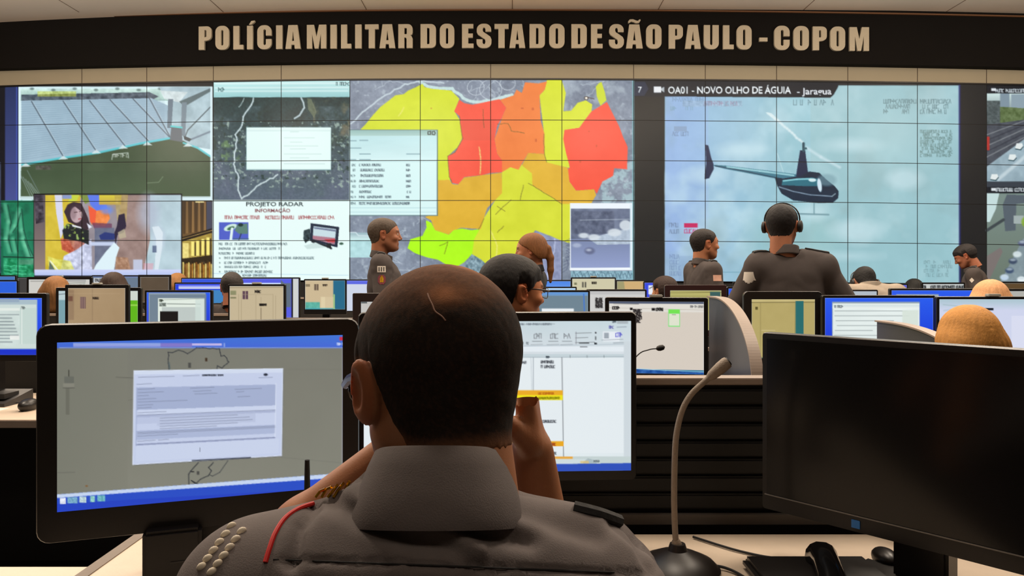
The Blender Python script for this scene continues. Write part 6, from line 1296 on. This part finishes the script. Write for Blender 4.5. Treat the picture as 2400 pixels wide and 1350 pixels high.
for k, (x, w_, c_) in enumerate(((140, 14, (226, 230, 244)), (158, 24, (120, 170, 200)), (186, 16, (190, 214, 220)), (212, 10, (150, 210, 200)), (228, 18, (110, 180, 190)))): cv.rect(x, 1167 - k * 1.5, x + w_, 1181 - k * 1.5, c_, 1, noise=40, ncell=3)
cv.squig(752, 1134, 782, 6, (226, 230, 244), 6, 1.3, gap=.2); cv.line([(784, 1122), (800, 1121)], 1.2, (170, 180, 240))
tL, zL = near_monitor(-0.548, 1.385, 19.6, 0.541, 0.372, 1.243, 0.032, 0.031, 0.053, 'big black monitor at left with a grey map, white form window and blue bars', cv, rc=0.02, base=False)
MB().box(-0.105, -0.01, -0.03, 0.05, 0.004, zL + 0.01, bev=0.006).build('stand_block', M_BLACK, tL); MB().box(-0.11, 0.08, -0.05, 0.12, 0, 0.008, bev=0.003).build('stand_base', M_BLACK, tL)
MB().box(-0.06, -0.02, -0.032, -0.029, 0.045, 0.047).build('label_mark', M_DGREY, tL)

# centre monitor with the spreadsheet
cv = Cv(820, 735, 1500, 1135, 1.4, (222, 232, 236))
cv.grad(820, 735, 1500, 832, (196, 214, 220), (214, 222, 228)); cv.noise(820, 735, 1500, 1135, 4, 90, 8); cv.rect(820, 812, 1480, 824, (228, 236, 242)); cv.line([(1180, 812), (1478, 806)], 1.4, (176, 190, 200)); cv.rect(820, 830, 1480, 838, (196, 210, 216)); cv.line([(1180, 838), (1478, 836)], 1, (150, 164, 172))
cv.rect(845, 735, 862, 800, (216, 232, 222)); cv.rect(845, 772, 852, 786, (120, 200, 70)); cv.line([(1180, 761), (1300, 759)], 1.5, (120, 130, 136), .6); cv.squig(1215, 761, 1292, 3, (110, 120, 130), 5, .9, gap=.3)
for k, x in enumerate((1252, 1290, 1322)): cv.squig(x, 793, x + 13, 11, (110, 114, 120), 11 + k, 1.5, gap=0); cv.line([(x - 4, 800), (x + 18, 800)], 1.5, (100, 106, 112), .7); cv.line([(x - 8, 808), (x + 20, 807)], 1.2, (130, 136, 142), .7)
cv.squig(1190, 807, 1240, 5, (100, 110, 116), 15, 1.2, gap=.5)
for y in (781, 792, 803): cv.line([(1349, y), (1378 + (y % 3) * 8, y - 1)], 1.5, (120, 126, 130), .8)
cv.line([(1358, 804), (1380, 804)], 2, (50, 54, 60)); cv.line([(1360, 813), (1376, 813)], 1.5, (70, 74, 80)); cv.line([(1350, 778), (1350, 806)], 1, (120, 120, 130))
cv.ell(1396, 780, 2, 2, (60, 60, 66)); cv.rect(1394, 788, 1398, 797, (90, 96, 100), .8); cv.rect(1393, 803, 1399, 807, (40, 44, 50), .9); cv.rect(1413, 777, 1452, 800, (232, 238, 244)); cv.rect(1416, 780, 1427, 793, (150, 160, 170), .9); cv.squig(1443, 789, 1458, 9, (90, 90, 200), 18, 1.8, gap=0); cv.line([(1410, 797), (1460, 795)], 1.3, (150, 160, 168)); cv.line([(1438, 804), (1462, 803)], 2, (140, 150, 160), .7)
cv.squig(1428, 770, 1438, 6, (80, 80, 160), 19, 1.4, gap=0); cv.line([(1446, 767), (1468, 766)], 1.5, (100, 110, 130), .7); cv.rect(1446, 752, 1472, 759, (170, 180, 186)); cv.squig(1436, 756, 1442, 4, (60, 70, 80), 20, 1.2)
cv.rect(820, 838, 1462, 1062, (228, 236, 240)); cv.rect(1462, 800, 1480, 1085, (206, 216, 222)); cv.line([(1250, 838), (1250, 915)], 1.2, (130, 140, 150)); cv.line([(1317, 838), (1321, 1072)], 1.4, (90, 94, 100)); cv.line([(1244, 838), (1252, 1070)], 1.0, (150, 160, 170), .6)
cv.squig(1280, 839, 1286, 4, (60, 70, 80), 21, 1.3, gap=0)
for x in (1336, 1376, 1416): cv.line([(x, 833), (x, 838)], 1.2, (110, 120, 126))
for y in (851, 862): cv.squig(1268, y, 1298, 5.5, (60, 64, 72), y, 1.5, gap=.12); 
cv.squig(1180, 852, 1232, 5, (70, 74, 82), 23, 1.3, gap=.1); cv.squig(1271, 990, 1302, 5, (60, 64, 72), 24, 1.5, gap=.15)
cv.rect(1180, 915, 1319, 927, (234, 170, 40)); cv.rect(1180, 926, 1319, 938, (238, 226, 30)); cv.squig(1262, 924, 1300, 4, (180, 96, 20), 25, 1.3); cv.squig(1258, 935, 1312, 4, (120, 120, 10), 26, 1.3, gap=.1); cv.rect(1180, 1034, 1321, 1046, (232, 168, 36)); cv.squig(1268, 1044, 1300, 5, (150, 50, 20), 27, 1.6, gap=0)
cv.squig(1268, 1065, 1306, 5, (70, 74, 80), 28, 1.4, gap=.15); cv.rect(1180, 1070, 1300, 1076, (224, 80, 84)); cv.rect(1300, 1070, 1343, 1076, (228, 168, 70)); cv.rect(1343, 1070, 1480, 1088, (196, 210, 210)); cv.rect(1180, 1076, 1400, 1086, (206, 220, 222)); cv.poly([(1366, 1084), (1378, 1074), (1400, 1080), (1398, 1088), (1368, 1088)], (170, 186, 190)); cv.rect(1360, 1080, 1380, 1086, (226, 190, 110), .7); cv.squig(1392, 1083, 1404, 4, (80, 90, 96), 29, 1.1)
cv.poly([(820, 1094), (1500, 1085), (1500, 1140), (820, 1140)], (44, 80, 186)); cv.line([(1296, 1108), (1460, 1105)], 2.6, (240, 236, 240))
near_monitor(-0.027, 1.53, 2.6, 0.556, 0.338, 1.252, 0.012, 0.018, 0.02, 'big black monitor with a white spreadsheet and yellow rows behind the foreground head', cv, rc=0.01)

# right big monitor, switched off
M_OFF = mat('dark_screen_glass', (16, 15, 15), 0.16, spec=0.3)
tR, zR = near_monitor(0.671, 1.294, -49.7, 0.56, 0.345, 1.214, 0.012, 0.012, 0.032, 'big switched-off black monitor at right, turned toward the left', None, smat=M_OFF, rc=0.006, dz=0.05)
MB().box(-0.272, 0.272, -0.003, 0.0, zR + 0.0290, zR + 0.0308).build('silver_line', mat('dull_silver', (120, 116, 112), 0.4, 0.6), tR)
MB().box(-0.10, -0.085, -0.002, 0.0, zR + 0.008, zR + 0.022).build('logo_badge', mat('blue_badge', (40, 110, 180), 0.4), tR)

# gooseneck microphone in front
Ym = 1.42; bp = P(1588, 1337, Ym); t = thing('desk_microphone', 'grey gooseneck microphone on a dark round base on the front desk', 'microphone', (bp.x, Ym, Z0)); r0 = Vector((bp.x, Ym, Z0))
M_MIC = mat('grey_gooseneck', (140, 124, 108), 0.55, noise=0.15, nscale=200, bump=0.5, bscale=500)
MB().lathe([(0.078, 0), (0.078, 0.006), (0.066, 0.018), (0.04, 0.030), (0.018, 0.038), (0.014, 0.05), (0.0, 0.05)], n=32).build('base', mat('dark_brown_gloss', (30, 25, 23), 0.38), t, True)
pp = [P(x, y, Ym) - r0 for x, y in ((1586, 1290), (1582, 1240), (1580, 1170), (1581, 1090), (1584, 1030), (1592, 985), (1604, 950), (1622, 922), (1645, 900), (1668, 880))]
MB().tube([pp[0] + Vector((0, 0, -.01)), pp[0] + Vector((0, 0, .012)), pp[1].lerp(pp[0], .5)], [0.011, 0.010, 0.007], 14).build('collar_sleeve', M_MIC, t, True)
MB().tube(smooth_curve(pp, 6), 0.0056, 12).build('gooseneck', M_MIC, t, True)
hd = [P(x, y, Ym) - r0 for x, y in ((1660, 887), (1668, 880), (1690, 861), (1702, 851), (1706, 848))]
MB().tube(hd, [0.006, 0.0095, 0.0115, 0.0115, 0.0105], 16).build('capsule', M_MIC, t, True); MB().tube([hd[4], hd[4] + (hd[4] - hd[3]) * 0.6], [0.009, 0.008], 14).build('grille', M_BLACKM, t, True)
MB().tube(smooth_curve([Vector((0.05, 0.0, 0.01)), Vector((0.085, 0.0, 0.006)), Vector((0.11, -0.04, 0.004)), Vector((0.12, -0.12, 0.004))]), 0.0028, 8).build('cable', M_BLACKM, t, True)
# phone at the bottom right
t = thing('desk_telephone', 'black desk telephone at the bottom edge, in front of the switched-off monitor', 'telephone', (0.545, 1.33, Z0))
MB().box(-0.115, 0.115, -0.09, 0.11, 0, 0.022, bev=0.008).build('body', M_BLACK, t)
MB().tube([(-0.03, -0.11, 0.028), (-0.015, -0.06, 0.042), (0.0, 0.0, 0.048), (0.015, 0.05, 0.042), (0.02, 0.075, 0.03)], [0.03, 0.024, 0.022, 0.024, 0.028], 14).build('handset', M_GLOSS, t, True)
MB().tube(smooth_curve([(-0.02, 0.11, 0.012), (-0.06, 0.15, 0.004), (-0.11, 0.19, 0.004), (-0.17, 0.26, 0.004)]), 0.0026, 8).build('cable', M_BLACKM, t, True)
t = thing('computer_mouse', 'small black mouse at the bottom edge right of the telephone', 'mouse', (0.70, 1.44, Z0))
s_ = MB(); bmesh.ops.create_uvsphere(s_.bm, u_segments=16, v_segments=10, radius=1.0); bmesh.ops.scale(s_.bm, vec=(0.022, 0.035, 0.018), verts=s_.bm.verts); bmesh.ops.translate(s_.bm, vec=(0, 0, 0.016), verts=s_.bm.verts); s_.build('shell', M_BLACK, t, True)
# steel cup on the bracket
bp = P(1772, 1078, 1.60); t = thing('steel_cup', 'shiny steel cup with dark lid on a bracket of the black partition', 'cup', (0.9, 1.638, 0.942))
MB().lathe([(0.0, 0), (0.029, 0), (0.031, 0.004), (0.0335, 0.044), (0.0335, 0.046), (0, 0.046)], n=32).build('body', M_STEEL, t, True); MB().lathe([(0.035, 0.046), (0.035, 0.05), (0.02, 0.056), (0.0, 0.057)], n=32).build('lid', M_BLACK, t, True)
# radio whose antenna shows over the man's shoulder
t = thing('handheld_radio', 'black radio antenna rising over the shoulder before the left monitor', 'radio', ((720 - 1200) * 1.24 / F, 1.24, Z0))
zt = HC - (1078 - HOR) * 1.24 / F - Z0
MB().box(-0.028, 0.028, -0.018, 0.018, 0, 0.13, bev=0.004).build('body', M_BLACK, t); MB().tube([(0.0, 0, 0.13), (0.0, 0, 0.15), (0, 0, zt - .02), (0, 0, zt)], [0.007, 0.006, 0.0045, 0.004], 12).build('antenna', M_BLACKM, t, True)

# ---------------------------------------------------------------- the man in the foreground
t, Mh, TT, sh, L = person('man seen from behind in the foreground, cropped dark hair, grey uniform, hands at his face', (1024, 641), 0.82, 0, pose='sit', skin=(150, 96, 62), hair='none', hyaw=27, hpitch=13, build=0.95, hs=0.005, hh=0.0027, tsh=(-0.008, -0.045, 0.03), shz=1.392, collar=False,
    arms=[((-0.228, 0.19, 1.345), (-0.058, 0.185, 1.50)), ((0.135, 0.21, 1.275), (0.112, 0.165, 1.505))], palms=[(0.8, -0.5, 0.2), (-1, 0.1, 0)], curl=0.75, sleeves=0.44, cloth=M_SHIRT, glasses=True, gr=0.003, uniform=False)
fg = t
V, Q = hair_short(0.0026, 0.0048, zoff=-0.014, front=0.052, jit=0.35)
z = V[:, 2]; y = V[:, 1]; x = V[:, 0]; rr = np.random.RandomState(5).rand(len(V))
dark = lin((36, 29, 25)); skn = lin((140, 92, 62))
thin = 0.30 * np.clip((z - 0.05) / 0.05, 0, 1) + 0.62 * np.exp(-((x - 0.018) ** 2 / 0.013 ** 2 + (y + 0.062) ** 2 / 0.012 ** 2)) * (z > 0.06) + 0.25 * np.exp(-((x - 0.03) ** 2 / 0.04 ** 2 + (y + 0.05) ** 2 / 0.03 ** 2)) * (z > 0.06)
line = np.interp(y, [-0.14, -0.07, -0.036, 0.0], [-0.074, -0.072, -0.057, 0.02]); thin = thin + np.clip(0.55 - (z - line) / 0.03, 0, 0.55)
A_ = np.array(Mh); wl = V @ A_[:3, :3].T + A_[:3, 3]; wl = wl * fg.scale[0] + np.array(fg.location); qx = 1200 + F * wl[:, 0] / wl[:, 1]; qy = HOR - F * (wl[:, 2] - HC) / wl[:, 1]
thin = thin + (0.6 * np.exp(-((qx - 1036) / 34) ** 2 - ((qy - 690) / 22) ** 2) + 0.25 * np.exp(-((qx - 1080) / 60) ** 2 - ((qy - 690) / 22) ** 2)) * (wl[:, 1] < 0.83)
thin = np.clip(thin + (rr - 0.5) * 0.12, 0, 0.92)[:, None]; hc_ = dark * (1 - thin) + skn * thin
put_mesh('hair', V, Q, M_HAIRC, fg, Mh, colors=hc_)
c_ = MB(); prof = [(0.062, -0.045), (0.059, 0.0), (0.0565, 0.022), (0.0585, 0.028), (0.0625, 0.026), (0.0695, 0.010), (0.077, -0.012), (0.083, -0.036), (0.081, -0.045)]
rot = Matrix.Translation((0.008, -0.068, L(1.551))) @ Euler((math.radians(-16), 0, 0)).to_matrix().to_4x4()
bb = bmesh.new(); rings = []; N_ = 48
for k in range(N_ + 1):
    a_ = math.radians(-90) + math.radians(-158 + 316 * k / N_); rings.append([bb.verts.new(((r_ + 0.0015 * math.sin(5 * a_)) * math.cos(a_), (r_ + 0.0015 * math.sin(5 * a_)) * math.sin(a_), z_ - 0.25 * r_ * 0)) for r_, z_ in prof])
for u_, v_ in zip(rings, rings[1:]):
    for i in range(len(prof)): bb.faces.new((u_[i], v_[i], v_[(i + 1) % len(prof)], u_[(i + 1) % len(prof)]))
bb.faces.new(rings[0]); bb.faces.new(rings[-1][::-1]); c_._merge(bb, rot); c_.build('collar', M_SHIRT, fg, True)
bpy.context.view_layer.update()
from mathutils.bvhtree import BVHTree
shirt = [c for c in fg.children if c.name.startswith('shirt')][0]
mw = np.array(fg.matrix_world); me = shirt.data; n = len(me.vertices); co = np.zeros(n * 3); me.vertices.foreach_get('co', co); co = co.reshape(-1, 3)
wcz = co @ mw[:3, :3].T + mw[:3, 3]; nr = np.zeros(n * 3); me.vertices.foreach_get('normal', nr); nr = nr.reshape(-1, 3)
px = 1200 + F * wcz[:, 0] / wcz[:, 1]; py = HOR - F * (wcz[:, 2] - HC) / wcz[:, 1]
disp = np.zeros(n)
def groove(pts, wd, amp):
    best = np.full(n, 1e9)
    for (ax, ay), (bx, by) in zip(pts, pts[1:]):
        dx, dy = bx - ax, by - ay; tt = np.clip(((px - ax) * dx + (py - ay) * dy) / (dx * dx + dy * dy), 0, 1); best = np.minimum(best, np.hypot(px - ax - tt * dx, py - ay - tt * dy))
    e0, e1 = np.array(pts[0]), np.array(pts[-1]); disp[:] -= 1.35 * amp * np.exp(-(best / wd) ** 2) * (nr[:, 1] < 0.2)
groove([(860, 1130), (960, 1145), (1040, 1190), (1130, 1235), (1240, 1260)], 26, 0.010); groove([(780, 1170), (850, 1215), (960, 1260), (1060, 1275)], 24, 0.008)
groove([(1160, 1150), (1230, 1190), (1330, 1230), (1400, 1250)], 30, 0.006); groove([(735, 1180), (700, 1230), (680, 1320)], 16, 0.008); groove([(1440, 1215), (1500, 1270), (1530, 1330)], 16, 0.006)
groove([(900, 1190), (1020, 1240), (1120, 1290)], 22, -0.006); groove([(650, 1311), (900, 1318), (1200, 1332), (1540, 1346)], 5, 0.003)
loc_n = nr; co2 = co + loc_n * disp[:, None]; me.vertices.foreach_set('co', co2.astype(np.float32).ravel()); me.update()
bv = BVHTree.FromPolygons([fg.matrix_world @ v.co for v in me.vertices], [tuple(p.vertices) for p in me.polygons])
hair_o = [c for c in fg.children if c.name.startswith('hair')][0]; bvh_ = BVHTree.FromPolygons([fg.matrix_world @ v.co for v in hair_o.data.vertices], [tuple(p.vertices) for p in hair_o.data.polygons])
def onshirt(x, y, out=0.0, bv=bv):
    d = Vector(((x - 1200) / F, 1.0, -(y - HOR) / F)).normalized(); h = bv.ray_cast(Vector((0, 0, HC)), d)
    if h[0] is None: return None
    return fg.matrix_world.inverted() @ (h[0] - d * out)
def surf_tube(name, pts, r, m, out=0.0, nn=6, n=8):
    q = [onshirt(x, y, out) for x, y in pts]; q = [p for p in q if p is not None]
    if len(q) < 2: print('missed', name); return None
    return MB().tube(smooth_curve(q, nn), r, n).build(name, m, fg, True)
q = [onshirt(x, y, 0.0, bvh_) for x, y in ((1002, 688), (1006, 700), (1014, 716), (1020, 730), (1036, 742), (1044, 752))]
MB().tube(smooth_curve([p for p in q if p is not None], 4), 0.0009, 6).build('scar', mat('pale_scar_skin', (120, 84, 66), 0.7), fg, True)
surf_tube('red_cord', [(734, 1180), (700, 1192), (668, 1215), (645, 1250), (632, 1285), (622, 1318)], 0.0024, M_RED, 0.001)
surf_tube('yoke_seam', [(640 + k * 50, 1311 + k * 1.9) for k in range(17)], 0.0008, M_DKCLOTH, 0.0014, nn=2)
b_ = MB(); cnt_ = 0
for k in range(7):
    for j, (ox, oy) in enumerate(((0, 0), (24, 12))):
        x, y = 556 - k * 14 + ox, 1214 + k * 19 + oy
        if k == 0 and j: continue
        p = onshirt(x, y, 0.001)
        if p is None: continue
        bb = bmesh.new(); bmesh.ops.create_icosphere(bb, subdivisions=2, radius=1.0); bmesh.ops.scale(bb, vec=(0.0052, 0.0026, 0.0036), verts=bb.verts); bmesh.ops.rotate(bb, matrix=Matrix.Rotation(-0.6, 3, 'Y'), verts=bb.verts); bmesh.ops.translate(bb, vec=p, verts=bb.verts); b_._merge(bb); cnt_ += 1
b_.build('chevron_stitching', M_WHITE, fg, True)
surf_tube('shoulder_strap', [(1345, 1190), (1400, 1204), (1450, 1222), (1490, 1248), (1520, 1275)], 0.007, M_DKCLOTH, -0.001)
surf_tube('thin_cord', [(1400, 1190), (1470, 1215), (1515, 1245), (1540, 1275)], 0.0016, M_MIC, 0.003)
p = onshirt(772, 1168) or (fg.matrix_world.inverted() @ P(772, 1165, 0.85))
b_ = MB()
for k in range(5): b_.tube([p + Vector((-0.014 + k * 0.006, 0.0, 0.001)), p + Vector((-0.010 + k * 0.006, 0.003, 0.006 + 0.002 * (k % 2))), p + Vector((-0.004 + k * 0.006, 0.0, 0.009 + 0.002 * k))], 0.0016, 8)
b_.build('gold_pin', M_GOLD, fg, True)
